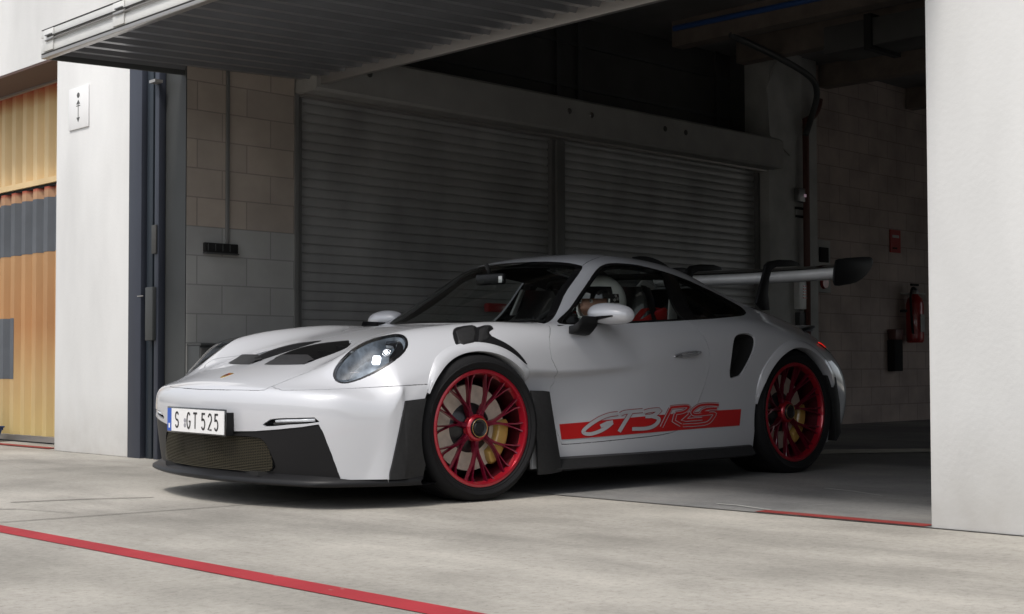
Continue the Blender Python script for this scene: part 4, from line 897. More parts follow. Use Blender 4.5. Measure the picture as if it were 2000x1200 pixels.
# side skirts, blades
for s_ in (1, -1):
    m = MB(); P = [(-.93, .116), (-.955, .126), (-.925, .175), (-.885, .182), (-.80, .15), (-.80, .118)]
    Gs = [[(x, y*s_*f, z+dz) for y, z in P] for x, f, dz in ((.40, .985, 0), (.56, 1, 0), (1.2, 1.0, 0), (1.75, 1.0, .001), (1.98, .995, .004), (2.05, .99, .006))]
    m.grid(Gs, closed=True); n = len(P); m.F.append(tuple(range(n))); m.F.append(tuple(range(5*n, 6*n))); m.build('side_skirt', M['blade'], car, smooth=True, sharp=30)
    m = MB(); Q = [LOC(x, y, 'y', -.945) for x, y in ((1038, 763), (1062, 763.5), (1074, 765), (1085, 835), (1099, 921), (1076, 926), (1052, 928), (1050, 870), (1045, 805))]
    m.prism([(p.x, (p.y+.0)*s_, p.z) for p in Q], (0, .014*s_, 0)); m.build('wheel_blade', M['blade'], car, bevel=.003)
    m = MB(); Q = [LOC(x, y, 'y', -.935) for x, y in ((1614, 733), (1633, 737), (1641, 790), (1643, 845), (1634, 862), (1628, 800))]
    m.prism([(p.x, p.y*s_, p.z) for p in Q], (0, .10*s_, 0)); m.build('rear_wheel_blade', M['blade'], car, bevel=.003)
# front fender louvre
fvp = panel('fender_vent', FVENT, M['black'], car, 'side', off=.004, flange=.02, gap=0)
for s_, par in ((1, fvp[0]), (-1, fvp[1])):
    m = MB()
    for L, h in (([(890, 650), (905, 643), (926, 640), (930, 655), (926, 672), (905, 677), (895, 672)], .014), ([(936, 646), (947, 640), (957, 641), (952, 652), (956, 664), (940, 672), (934, 670)], .012)):
        b_ = [hitpx(*p) for p in L]; nn = Vector((-.25, -.35, .9)); ctr = sum(b_, Vector())/len(b_)
        lo_ = [p+nn*.004 for p in b_]; hi_ = [ctr+(p-ctr)*.9+nn*h for p in b_]
        n = len(b_); m.add([(p.x, p.y*s_, p.z) for p in lo_+hi_], [(i, (i+1) % n, n+(i+1) % n, n+i) for i in range(n)]+[tuple(range(n, 2*n))])
    m.build('louvre', M['blade'], par, bevel=.003)
# hood vents: raised plates, ridges and vanes
def hz(x, y): r = BVH.ray_cast(Vector((x, -abs(y), 3)), Vector((0, 0, -1))); return r[0].z
for s_, par in ((1, vc[0]), (-1, vc[1])):
    Gp = []
    for t in np.linspace(0, 1, 7):
        y = -.065-.275*t; x0 = -.648+.045*t*t; x1 = -.575+.03*t
        edge = min(1, t/.12, (1-t)/.12) if 0 < t < 1 else 0
        Gp.append([(x0, y*s_, hz(x0, y)+.002), (x0+(x1-x0)*.5, y*s_, hz(x1, y)+.008*edge), (x1, y*s_, hz(x1, y)+.006+.022*edge), (x1+.004, y*s_, hz(x1, y)-.02)])
    m = MB(); m.grid(Gp); m.build('vent_flap', M['blade'], par, smooth=True, sharp=40)
    Gr = []; Gq = []
    for t in np.linspace(0, 1, 12):
        x = -.60+.41*t; y = -.090-.022*t-.01*t*t; h = .003+.030*math.sin(math.pi*min(1, .15+t*.85)**.8)
        Gr.append([(x, (y+.010)*s_, hz(x, y)+.0), (x, (y+.007)*s_, hz(x, y)+h*.85), (x, y*s_, hz(x, y)+h)])
        Gq.append([(x, y*s_, hz(x, y)+h), (x, (y-.004)*s_, hz(x, y)+h-.003), (x, (y-.006)*s_, hz(x, y)-.05)])
    m = MB(); m.grid(Gr); m.build('vent_ridge', M['blade'], par, smooth=True, sharp=40)
    m = MB(); m.grid(Gq); m.build('vent_wall', M['gap'], par)
    for k in range(3):
        x0 = -.47+.10*k; m = MB(); z = hz(x0, -.2)
        m.prism([(x0, -.11*s_, z-.004), (x0+.035, -.30*s_+(.02+.04*k)*s_, z-.012), (x0+.055, -.30*s_+(.02+.04*k)*s_, z-.055), (x0+.02, -.11*s_, z-.05)], (.006, 0, 0)); m.build('vent_vane', M['blade'], par)
# crest on the hood
ec = hitpx(445, 742); en = Vector((-.25, 0, .97)); eu = Vector((.97, 0, .25)).normalized()
m = MB(); sh = [(-.9, 1), (-.45, 1.12), (0, 1), (.45, 1.12), (.9, 1), (.95, .2), (.7, -.6), (0, -1.2), (-.7, -.6), (-.95, .2)]
ec = Vector((-.815, 0, hz(-.815, .001)))
def epl(a, b, o_=0.003): x = ec.x+eu.x*b*.028; return Vector((x, a*.021, hz(x, abs(a*.021)+.001)+o_))
m.prism([epl(a, b) for a, b in sh], (0, 0, -.003)); em = m.build('hood_crest', mat('crest_gold', (.55, .36, .10), .3, .8), car)
m = MB()
for a in (-.6, -.2, .2, .6): m.prism([epl(a-.09, .75, .0035), epl(a+.09, .75, .0035), epl(a+.09, -.3, .0035), epl(a-.09, -.3, .0035)], (0, 0, -.0005))
m.build('crest_bars', M['red'], em)
m = MB(); m.prism([epl(a*.35, b*.4, .0038) for a, b in sh], (0, 0, -.0005)); m.build('crest_centre', M['ptext'], em)
# roof seam
for s_ in (1, -1):
    P = [hitpx(x, y) for x, y in ((1138, 519), (1146, 513), (1156, 508), (1168, 503.5), (1182, 500))]
    P = [p for p in P if p is not None]; m = MB(); m.tube([(p.x, p.y*s_, p.z-.0005) for p in P], .0022, 6); m.build('roof_seam', M['gap'], body)
# door handles
for s_, dd in ((1, doors[0]), (-1, doors[1])):
    P = [hitpx(x, y) for x, y in ((1317, 696), (1328, 694), (1342, 692), (1356, 690), (1366, 688.5))]
    rr = [.007, .014, .017, .015, .008]; Gh = []
    for p, r in zip(P, rr):
        Gh.append([(p.x, (p.y-.004+(-.026*math.cos(a) if math.cos(a) > 0 else .012*-math.cos(a))*(r/.017))*s_, p.z+r*math.sin(a)) for a in np.linspace(0, 2*math.pi, 15)[:-1]])
    m = MB(); m.grid(Gh, closed=True); m.F += [tuple(range(14)), tuple(range(56, 70))]; m.build('door_handle', mat('handle_silver', (.55, .56, .58), .22, .7, .5) if s_ == 1 else bpy.data.materials['handle_silver'], dd, smooth=True)
    hcx = hitpx(1340, 692)
# mirrors
for s_ in (1, -1):
    m = MB(); c = Vector((.848, -.940, .895)); Gm = []
    for u in np.linspace(0, math.pi, 15):
        R_ = []
        for v in np.linspace(0, 2*math.pi, 25)[:-1]:
            # long axis across the car, blunt outer end, flat rear (the glass)
            yy = -math.cos(u); sx = math.sin(u)**.62; x = math.cos(v)*sx; z = math.sin(v)*sx
            px_ = (c.x + (x*.078 if x < 0 else x*.045) + .018*yy*yy); pz = c.z+z*(.060 if z > 0 else .052)+.008*yy; py_ = c.y+yy*.142
            R_.append((px_, py_*s_, pz))
        Gm.append(R_)
    m.grid(Gm, closed=True); mi_ = m.build('wing_mirror', M['paint'], car, smooth=True)
    m = MB(); P = [(.690, -.862, .808), (.695, -.890, .812), (.705, -.912, .832), (.725, -.922, .862)]; 
    Gs = []
    for (x, y, z), hw in zip(P, (.062, .060, .056, .056)): Gs.append([(x-hw, y*s_, z-.016), (x+hw, y*s_, z-.024), (x+hw*1.1, y*s_, z+.024), (x-hw*1.0, y*s_, z+.026)])
    m.grid(Gs, closed=True); m.F += [(0, 1, 2, 3), (12, 13, 14, 15)]; m.build('mirror_arm', M['black'], mi_, bevel=.006)
    Gs = []
    for t in np.linspace(0, 1, 10):
        y = -.86-.16*t; fx = .848-.083*math.sqrt(max(0.01, 1-((abs(y)-.940)/.15)**2))+.012; h = .013*(1-t)+.005
        Gs.append([(fx+.03, y*s_, .872+.014*t-h), (fx-.008, y*s_, .872+.014*t-h), (fx-.008, y*s_, .872+.014*t+h*.5), (fx+.03, y*s_, .872+.014*t+h*.5)])
    m = MB(); m.grid(Gs, closed=True); m.F += [(0, 1, 2, 3), (36, 37, 38, 39)]; m.build('mirror_blade', M['gloss'], mi_)
# rear wing
def foil(chord, thick, camber, n=14):
    up, lo = [], []
    for k in range(n+1):
        t = (1-math.cos(math.pi*k/n))/2; th = thick*(2.97*math.sqrt(t)*.5-.63*t-1.76*t*t+1.42*t**3-.51*t**4)*1.0; cm = camber*4*t*(1-t)
        up.append((t*chord, cm*-1+th)); lo.append((t*chord, -cm-th))
    return up+lo[::-1][1:-1]
wing = MB(); WY = .775; Gw = []
pf_ = foil(.30, .075, .012)
for y in np.linspace(-WY, WY, 25):
    g = (abs(y)/WY); a = math.radians(7-2*g); dz = -.012*(1-g*g)
    Gw.append([(3.105+x*math.cos(a)+z*math.sin(a)*0, y, 1.222+dz+z*1.05+x*math.sin(a)) for x, z in pf_])
wing.grid(Gw, closed=True); n = len(pf_); wing.F += [tuple(range(n)), tuple(range(24*n, 25*n))]
wg = wing.build('rear_wing', mat('wing_white', (.86, .86, .86), .25, 0, .8), car, smooth=True, sharp=60)
flap = MB(); Gw = []
pf_ = foil(.15, .028, .006)
for y in np.linspace(-WY, WY, 25):
    a = math.radians(17); Gw.append([(3.345+x*math.cos(a)-z*math.sin(a), y, 1.262+z*math.cos(a)+x*math.sin(a)-.012*(1-(y/WY)**2)) for x, z in pf_])
flap.grid(Gw, closed=True); n = len(pf_); flap.F += [tuple(range(n)), tuple(range(24*n, 25*n))]; flap.build('wing_flap', M['gloss'], wg, smooth=True, sharp=60)
for s_ in (1, -1):
    m = MB(); Q = spline([LOC(x, y, 'y', -.785) for x, y in ((1633, 512), (1640, 506), (1670, 503), (1698, 502), (1705, 507), (1704, 520), (1692, 538), (1673, 552), (1650, 557), (1632, 558), (1629, 540))], 2, True)
    m.prism([(p[0], p[1]*s_, p[2]) for p in Q], (0, .012*s_, 0)); m.build('end_plate', M['black'], wg, bevel=.003)
    Q = [LOC(x, y, 'y', -.33) for x, y in ((1476, 592), (1484, 560), (1492, 530), (1494, 518), (1501, 511), (1520, 507.5), (1545, 508.5), (1559, 514), (1561, 519), (1540, 521), (1515, 522), (1506, 527), (1501, 545), (1499, 575), (1502, 606), (1490, 607))]
    m = MB(); m.prism([(p.x, (p.y-.008)*s_, p.z) for p in Q], (0, .020*s_, 0)); m.build('wing_support', M['black'], wg, bevel=.003)
    m = MB(); Gf = []
    for t in np.linspace(0, 1, 9):
        x = 1.72+.50*t; y = -.30+.03*t; z = hz(x, y); h = .038*math.sin(math.pi*min(1, t*1.05+.05))**.7 if t < .95 else .004
        Gf.append([(x, (y-.006)*s_, z-.004), (x, (y-.003)*s_, z+h), (x, (y+.003)*s_, z+h), (x, (y+.006)*s_, z-.004)])
    m.grid(Gf); m.build('roof_fin', M['black'], car, smooth=True, sharp=40)
# ducktail lip, tail lamp
m = MB(); Gd = []
for y in np.linspace(-.62, .62, 21):
    x1 = 3.27-.19*(abs(y)/.62)**2; z = .893-.012*(abs(y)/.62)**2; x0 = x1-.16; zz = hz(min(x0, 3.2), y)
    Gd.append([(x0, y, zz-.004), (x1-.05, y, z-.004), (x1, y, z+.004), (x1+.004, y, z-.010), (x1-.03, y, z-.035)])
m.grid(Gd); m.build('tail_lip', M['paint'], car, smooth=True, sharp=40)
for s_ in (1, -1):
    P = [hitpx(x, y) for x, y in ((1598, 668), (1606, 672), (1612, 680))]
    P = [p for p in P if p is not None] or [LOC(1604, 670, 'y', -.85)]
    tl = MB(); Q = [LOC(x, y, 'y', -.83) for x, y in ((1600, 668), (1606, 671), (1613, 679), (1621, 689))]
    base = []
    for p in Q:
        r = BVH.find_nearest(p); base.append(Vector(r[0])+Vector(r[1])*.002)
    tl.tube([(p.x, p.y*s_, p.z) for p in base], [.008, .011, .008, .004], 8); t_ = tl.build('tail_light', M['gloss'], car, smooth=True)
    m = MB(); m.tube([(p.x-.004, (p.y-.006)*s_, p.z+.005) for p in base[:3]], [.003, .006, .003], 6); m.build('lit_strip', M['tail'], t_, smooth=True)
# number plate
pc = LOC(382, 823, 'x', -.985); PX = -.985
def plq(x, y, o_=0): p = LOC(x, y, 'x', PX); return Vector((PX-o_, p.y, p.z))
A_, B_, C_, D_ = plq(327, 798), plq(436.5, 801), plq(435.5, 849), plq(331, 843)
pyl, pyr = .5*(A_.y+D_.y), .5*(B_.y+C_.y); pz1, pz0 = .5*(A_.z+B_.z), .5*(C_.z+D_.z); cyp, czp = .5*(pyl+pyr), .5*(pz0+pz1)
pyl, pyr, pz0, pz1 = cyp+.264, cyp-.264, czp-.058, czp+.058
m = MB(); m.box((PX+.002, pyr-.004, pz0-.004), (PX+.009, pyl+.004, pz1+.004)); pl = m.build('number_plate', M['gloss'], car, bevel=.003)
m = MB(); m.box((PX-.001, pyr+.004, pz0+.004), (PX+.002, pyl-.044, pz1-.004)); m.build('plate_face', M['pwhite'], pl)
m = MB(); m.box((PX-.001, pyl-.043, pz0+.004), (PX+.002, pyl-.004, pz1-.004)); m.build('plate_band', M['pblue'], pl)
m = MB(); m.box((PX+.010, -.268, pz0+.0), (PX+.05, pyl-.02, pz1-.012)); m.build('plate_holder', M['black'], pl)
def strokes(S, w_, xf, th=.0012):
    """flat lettering: polylines S in letter space thickened to w_, mapped by xf(u, v, lift)"""
    m = MB()
    for L in S:
        P = [np.array(p, float) for p in L]
        if len(P) > 2: P = [np.array(p) for p in P]
        l, r = [], []
        for i, p in enumerate(P):
            a = P[max(i-1, 0)]; b = P[min(i+1, len(P)-1)]; t = (b-a)/(np.linalg.norm(b-a)+1e-9); nn = np.array((-t[1], t[0]))
            k_ = 1
            if 0 < i < len(P)-1:
                t1 = (p-a)/(np.linalg.norm(p-a)+1e-9); k_ = 1/max(.55, abs(float(t1@t)))
            l.append(p+nn*w_/2*k_); r.append(p-nn*w_/2*k_)
        m.add([xf(*q) for q in l+r], [(i, i+1, len(P)+i+1, len(P)+i) for i in range(len(P)-1)])
    return m
def arc(cx, cy, rx, ry, a0, a1, n=10): return [(cx+rx*math.cos(math.radians(a0+(a1-a0)*k/n)), cy+ry*math.sin(math.radians(a0+(a1-a0)*k/n))) for k in range(n+1)]
GL = {'S': [arc(.5, .75, .38, .25, 20, 270, 12)+arc(.5, .27, .38, .25, 90, -160, 12)[1:]],
 'G': [arc(.5, .5, .42, .5, 45, 325, 18)+[(.90, .45), (.55, .45)]], 'T': [[(0, 1), (1, 1)], [(.5, 1), (.5, 0)]],
 '5': [[(.9, 1), (.2, 1), (.12, .55)]+arc(.45, .32, .42, .32, 125, -150, 14)], '2': [arc(.5, .70, .40, .30, 160, -25, 10)+[(.1, 0), (.95, 0)]]}
# plate text: S  GT 525 (letter height 75 mm)
pw = pyl-.044-(pyr+.004)
xs_l = [('S', .055), ('G', .165), ('T', .225), ('5', .300), ('2', .358), ('5', .416)]
for ch, x0 in xs_l:
    S_ = GL[ch]; w1, h1 = .036, .072
    st = strokes([[(p[0]*w1, p[1]*h1) for p in L] for L in S_], .0095, lambda u, v, x0=x0: (PX-.002, pyl-.044-x0-u+.02, czp-h1/2+v))
    st.build('plate_character', M['ptext'], pl)
for k, dz in ((0, .014), (1, -.014)):
    m = MB(); m.prism([(PX-.0016, pyl-.044-.128+.011*math.cos(a), czp-.012+dz*.8+.011*math.sin(a)) for a in np.linspace(0, 2*math.pi, 15)[:-1]], (.001, 0, 0)); m.build('plate_seal', mat('seal_grey', (.30, .30, .33), .5) if k == 0 else bpy.data.materials['seal_grey'], pl)
m = MB(); m.box((PX-.0016, pyl-.030, pz0+.018), (PX-.001, pyl-.017, pz0+.040)); m.build('band_letter', M['pwhite'], pl)
# side stripe with the model lettering
def wrap(L, off):
    r = BVH.ray_cast(Vector((L[0], -2, L[1])), Vector((0, 1, 0))); return Vector((L[0], r[0].y-off, L[1]))
def sxz(px_, py_): p = hitpx(px_, py_); return (p.x, p.z)
su = [sxz(x, y) for x, y in ((1092, 829), (1150, 824), (1200, 819), (1260, 813.5), (1320, 808), (1380, 803), (1447, 799.5))]
sl = [sxz(x, y) for x, y in ((1096, 859), (1150, 855), (1200, 851), (1260, 846), (1320, 841), (1380, 836), (1444, 831.5))]
def letters():
    Z = lambda L: [(1080+a/5.263, 760+b/5.263) for a, b in L]
    g = {}
    g['GT3'] = [Z(spline([(665, 252), (560, 270), (455, 316), (360, 380), (308, 432), (325, 458), (390, 462), (480, 432), (555, 388), (606, 345)], 5)), Z([(612, 340), (550, 352), (484, 384)]),
      Z(spline([(690, 262), (740, 240), (920, 222)], 3)), Z([(800, 236), (735, 340), (675, 440)]),
      Z(spline([(935, 238), (990, 222), (1085, 215), (1070, 245), (1010, 278), (945, 282)], 3)), Z(spline([(1010, 280), (1075, 300), (1080, 330), (1040, 375), (960, 405), (808, 412)], 4))]
    g['RS'] = [Z([(1205, 200), (1160, 290), (1110, 392)]), Z(spline([(1200, 192), (1290, 182), (1385, 180), (1370, 215), (1320, 240), (1255, 250)], 4)), Z([(1255, 252), (1235, 330), (1310, 372)]), 
      Z(spline([(1700, 165), (1600, 160), (1500, 172), (1430, 225), (1440, 262), (1520, 262), (1650, 250), (1640, 290), (1590, 345), (1500, 365), (1330, 375)], 4)), Z(spline([(1680, 200), (1580, 205), (1520, 235), (1600, 240)], 3)), Z([(1530, 305), (1340, 320), (1400, 262)])]
    return g
LG = letters()
M['lettergrey'] = mat('letter_pale_grey', (.50, .50, .52), .3, .1, .8)
redthin = mat('letter_red', (.30, .010, .012), .4)
for s_ in (1, -1):
    Gs = []
    n = 60
    ux, uz = [p[0] for p in su], [p[1] for p in su]; lx, lz = [p[0] for p in sl], [p[1] for p in sl]
    for t in np.linspace(0, 1, n):
        q = t*(len(su)-1); X1 = np.interp(q, range(len(ux)), ux); Z1 = np.interp(q, range(len(ux)), uz); X0 = np.interp(q, range(len(ux)), lx); Z0 = np.interp(q, range(len(ux)), lz)
        Gs.append([tuple(wrap((X0+(X1-X0)*k, Z0+(Z1-Z0)*k), .0022)*1) for k in np.linspace(0, 1, 8)])
    m = MB(); m.grid([[(x, y*s_, z) for x, y, z in r] for r in Gs]); stp = m.build('side_stripe', M['red'], car, smooth=True)
    layers = [('GT3', 9.4, redthin, .0030), ('GT3', 7.2, M['lettergrey'], .0036), ('RS', 9.0, redthin, .0030), ('RS', 7.0, M['lettergrey'], .0036), ('RS', 4.4, M['red'], .0042)]
    for key, w_, mt, off in layers:
        S_ = []
        for L in LG[key]:
            P = [np.array(p, float) for p in L]; out2 = []
            for a, b in zip(P[:-1], P[1:]):
                k_ = max(1, int(np.linalg.norm(b-a)/4))
                out2 += [a+(b-a)*i/k_ for i in range(k_)]
            out2.append(P[-1]); S_.append(out2)
        def xf(u, v, off=off):
            p = hitpx(u, v); p = wrap((p.x, p.z), off); return (p.x, p.y*s_, p.z)
        st = strokes(S_, w_, xf); st.build('lettering', mt, stp, smooth=True)
# ---- wheels
def make_wheel(c, R, rr, w_, steer, s_, hubdepth, name):
    """c: centre of the outer face; s_=+1 camera side"""
    Mw = Matrix.Translation(c) @ Matrix.Rotation(steer, 4, 'Z') @ Matrix.Diagonal((1, s_, 1, 1))
    def T(m, clamp=False):
        V = []
        for v in m.V:
            q = Mw @ Vector(v)
            if clamp and q.z < .001: q.z = .001
            V.append(tuple(q))
        m.V = V
        if s_ < 0: m.F = [f[::-1] for f in m.F]
        return m
    n = 96
    rim = MB(); rim.lathe([(rr-.002, .014), (rr+.005, .004), (rr+.004, -.004), (rr-.004, -.008), (rr-.013, -.006), (rr-.018, .006), (rr-.022, .026)], (0, 0, 0), n=n)
    rb = T(rim).build('wheel', M['rim'], car, smooth=True, sharp=40); tag(rb)
    ty = MB(); ty.lathe([(rr-.006, .012), (rr+.006, -.003), (rr+.012, -.008), (rr+.014, -.0105), (rr+.020, -.0105), (rr+.022, -.013), (R-.040, -.017), (R-.038, -.019), (R-.034, -.019), (R-.032, -.0155), (R-.020, -.010), (R-.008, .004), (R-.001, .022), (R, .04), (R, .062), (R-.006, .064), (R-.006, .072), (R, .074), (R, w_-.07), (R-.006, w_-.068), (R-.006, w_-.06), (R, w_-.058), (R, w_-.03), (R-.012, w_-.006), (R-.04, w_+.01), (rr, w_)], (0, 0, 0), n=n)
    T(ty, True).build('tyre', M['tyre'], rb, smooth=True, sharp=35)
    bl_ = MB(); bl_.lathe([(rr-.0221, .026), (rr-.030, .07), (rr-.034, w_-.02), (rr-.010, w_)], (0, 0, 0), n=n); T(bl_).build('barrel', M['barrel'], rb, smooth=True)
    ns = 7
    sp = MB()
    def bar(P, W, Hh):
        Gs = []
        for i, (r, a, h) in enumerate(P):
            t0 = P[max(i-1, 0)]; t1 = P[min(i+1, len(P)-1)]
            xy = lambda q: np.array((q[0]*math.cos(q[1]), q[0]*math.sin(q[1])))
            d = xy(t1)-xy(t0); d /= np.linalg.norm(d)+1e-9; nn = np.array((-d[1], d[0])); p = xy((r, a)); a1, a2 = p+nn*W[i]/2, p-nn*W[i]/2
            b1, b2 = p+nn*W[i]*.32, p-nn*W[i]*.32
            Gs.append([(b1[0], h, b1[1]), (b2[0], h, b2[1]), (a2[0], h+.009, a2[1]), (a2[0], h+Hh, a2[1]), (a1[0], h+Hh, a1[1]), (a1[0], h+.009, a1[1])])
        sp.grid(Gs, closed=True)
    for k in range(ns):
        a = 2*math.pi*(k+.25)/ns; da = math.pi/ns*.5
        bar([(.045, a, hubdepth-.004), (.085, a, hubdepth), (.118, a, hubdepth-.002)], [.036, .026, .024], .030)
        for q in (-1, 1):
            for e in (-1, 1):
                bar([(.088, a+q*.03, hubdepth-.001), (.125, a+q*da*.34, hubdepth-.006), (.165, a+q*da*.66+e*.014, hubdepth-.012), (rr-.04, a+q*da*.98+e*.055, .018), (rr-.014, a+q*da*1.04+e*.085, .006)], [.017, .014, .009, .0075, .012], .022)
    T(sp).build('spokes', M['spoke'], rb, smooth=True, sharp=30)
    hb = MB(); hb.lathe([(.066, hubdepth+.02), (.064, hubdepth-.002), (.057, hubdepth-.012), (.050, hubdepth-.016), (.042, hubdepth-.012)], (0, 0, 0), n=40); T(hb).build('hub', M['rim'], rb, smooth=True, sharp=40)
    hb = MB(); hb.lathe([(.046, hubdepth+.01), (.046, hubdepth-.020), (.042, hubdepth-.025), (.037, hubdepth-.021), (.030, hubdepth-.018), (.026, hubdepth-.022), (.0, hubdepth-.022)], (0, 0, 0), n=32); T(hb).build('hub_cap', M['hub'], rb, smooth=True, sharp=40)
    m = MB(); P = [(.0425*math.cos(a), hubdepth-.0248, .0425*math.sin(a)) for a in np.linspace(0, 2*math.pi, 33)]; m.tube(P, .0009, 5); T(m).build('cap_ring', M['caliper'], rb)
    ds = MB(); dr_ = rr-.068; ds.lathe([(.115, hubdepth+.06), (dr_, hubdepth+.06), (dr_, hubdepth+.092), (.115, hubdepth+.092)], (0, 0, 0), n=n); T(ds).build('brake_disc', M['disc'], rb, sharp=30)
    ds = MB(); ds.lathe([(.05, hubdepth+.03), (.10, hubdepth+.045), (.118, hubdepth+.059), (.118, hubdepth+.09)], (0, 0, 0), n=n); T(ds).build('disc_bell', M['hub'], rb, smooth=True, sharp=30)
    cp_ = MB(); Gc = []
    for a in np.linspace(math.radians(-58), math.radians(10), 15):
        e = min(1, (a-math.radians(-58))/.12+.35, (math.radians(10)-a)/.12+.35)
        i_, o_ = dr_-.062*e, dr_+.016*e
        Gc.append([(r*math.cos(a), h, r*math.sin(a)) for r, h in ((i_, hubdepth+.045), (i_+.012, hubdepth+.028), (o_-.012, hubdepth+.028), (o_, hubdepth+.042), (o_, hubdepth+.11), (i_, hubdepth+.11))])
    cp_.grid(Gc, closed=True); cp_.F += [tuple(range(6)), tuple(range(84, 90))]
    T(cp_).build('brake_caliper', M['caliper'], rb, bevel=.003)
    bk = MB(); bk.lathe([(.0, hubdepth+.10), (rr-.04, w_-.05)], (0, 0, 0), n=48); T(bk).build('inner_barrel', M['gap'], rb)
    return rb
XF[0] = None
make_wheel(Vector((0.002, -.922, .342)), .345, .2715, .262, math.radians(-4.5), 1, .038, 'front')
make_wheel(Vector((0.002, .922, .342)), .345, .2715, .262, math.radians(-4.5), -1, .038, 'front')
make_wheel(Vector((2.457, -.925, .360)), .364, .286, .325, 0, 1, .058, 'rear')
make_wheel(Vector((2.457, .925, .360)), .364, .286, .325, 0, -1, .058, 'rear')
XF[0] = CARM
# ================================================================== CABIN
def cbox(name, a, b, m, bevel=.006, parent=None):
    mb = MB(); mb.box(a, b); return mb.build(name, m, parent or car, bevel=bevel)
M['cabin'] = mat('cabin_black', (.012, .012, .012), .8)
M['seatshell'] = mat('carbon_seat_shell', (.015, .015, .016), .35, coat=.4)
M['belt'] = mat('red_belt', (.50, .02, .015), .7)
M['padding'] = mat('pale_padding', (.45, .46, .44), .7)
mb = MB(); Gs = []
for y in np.linspace(-.70, .70, 15):
    b_ = .035*math.exp(-((y+.36)/.20)**2)
    Gs.append([(.50, y, .825), (.66, y, .845), (.80, y, .850+b_), (.90, y, .835+b_), (.93, y, .79+b_*.6), (.90, y, .55), (.55, y, .5)])
mb.grid(Gs, closed=True); mb.F += [tuple(range(7)), tuple(range(98, 105))]; dash = mb.build('dashboard', M['cabin'], car, smooth=True, sharp=40)
mb = MB(); mb.lathe([(.03, 0), (.028, .016), (.016, .026), (0, .028)], (.86, 0, .842), axis='z', n=16); mb.build('dash_clock', M['gloss'], dash, smooth=True)
cbox('cabin_floor', (.45, -.70, .18), (2.35, .70, .22), M['cabin']); cbox('rear_shelf', (2.0, -.60, .50), (2.5, .60, .86), M['cabin']); cbox('rear_bulkhead', (2.44, -.56, .84), (2.47, .56, .93), M['cabin'])
for s_ in (1, -1): cbox('door_lining', (.62, -.80*s_ if s_ > 0 else .74, .25), (2.3, -.74*s_ if s_ > 0 else .80, .84), M['cabin'])
# steering wheel
SWC = Vector((.985, -.36, .775)); SWM = Matrix.Translation(SWC) @ Matrix.Rotation(math.radians(-68), 4, 'Y')
mb = MB(); mb.tube([SWM @ Vector((.172*math.cos(a), .172*math.sin(a), 0)) for a in np.linspace(0, 2*math.pi, 41)], .0155, 10, caps=False); sw = mb.build('steering_wheel', M['cloth'], car, smooth=True)
mb = MB(); mb.lathe([(0, .015), (.05, .012), (.055, -.02), (0, -.03)], (0, 0, 0), axis='z', n=24); mb.V = [tuple(SWM @ Vector(v)) for v in mb.V]; mb.build('wheel_boss', M['cabin'], sw, smooth=True)
for a in (90, -90, 180):
    t = math.radians(a); mb = MB(); mb.tube([SWM @ Vector((r*math.cos(t), r*math.sin(t), -.005)) for r in (.04, .165)], .012, 8); mb.build('wheel_spoke', M['cabin'], sw, smooth=True)
mb = MB(); t = 0; mb.box((.158, -.012, -.017), (.190, .012, .017)); mb.V = [tuple(SWM @ Vector(v)) for v in mb.V]; mb.build('centre_mark', M['belt'], sw)
# seats
def seat(yc):
    prof = [(1.30, .30), (1.38, .28), (1.52, .30), (1.60, .45), (1.66, .65), (1.70, .85), (1.735, 1.02), (1.72, 1.09)]
    wid = [.24, .25, .25, .25, .26, .24, .15, .12]; Gs = []
    for (x, z), w_ in zip(prof, wid):
        row = []
        for t in np.linspace(-1, 1, 13): row.append((x-.13*abs(t)**3*(1 if z > .4 else .3), yc+t*w_, z+(.10*abs(t)**3 if z < .4 else 0)))
        Gs.append(row+[(p[0]+.035, p[1], p[2]-.01) for p in row[::-1]])
    mb = MB(); mb.grid(Gs, closed=True); n = 26; mb.F += [tuple(range(n)), tuple(range(7*n, 8*n))]
    st_ = mb.build('bucket_seat', M['seatshell'], car, smooth=True, sharp=50)
    for q in (-.085,):
        mb = MB(); Gs = [[(x, yc+q+d, z), (x, yc+q+d+.045, z), (x, yc+q+d+.045, z+.012), (x, yc+q+d, z+.012)] for x, z, d in ((1.56, .86, -.022), (1.66, .945, -.022), (1.74, .955, -.022), (2.02, .93, -.03))]
        mb.grid(Gs, closed=True); mb.F += [(0, 1, 2, 3), (12, 13, 14, 15)]; mb.build('harness', M['belt'], st_)
    return st_
s1_ = seat(-.36); seat(.36)
P = [LOC(x, y, 'y', -.54) for x, y in ((1240, 630), (1262, 622), (1285, 608), (1302, 601), (1305, 622), (1304, 630))]
mb = MB(); mb.prism([tuple(p) for p in P], (0, .03, 0)); mb.build('seat_bolster', M['belt'], s1_, bevel=.005)
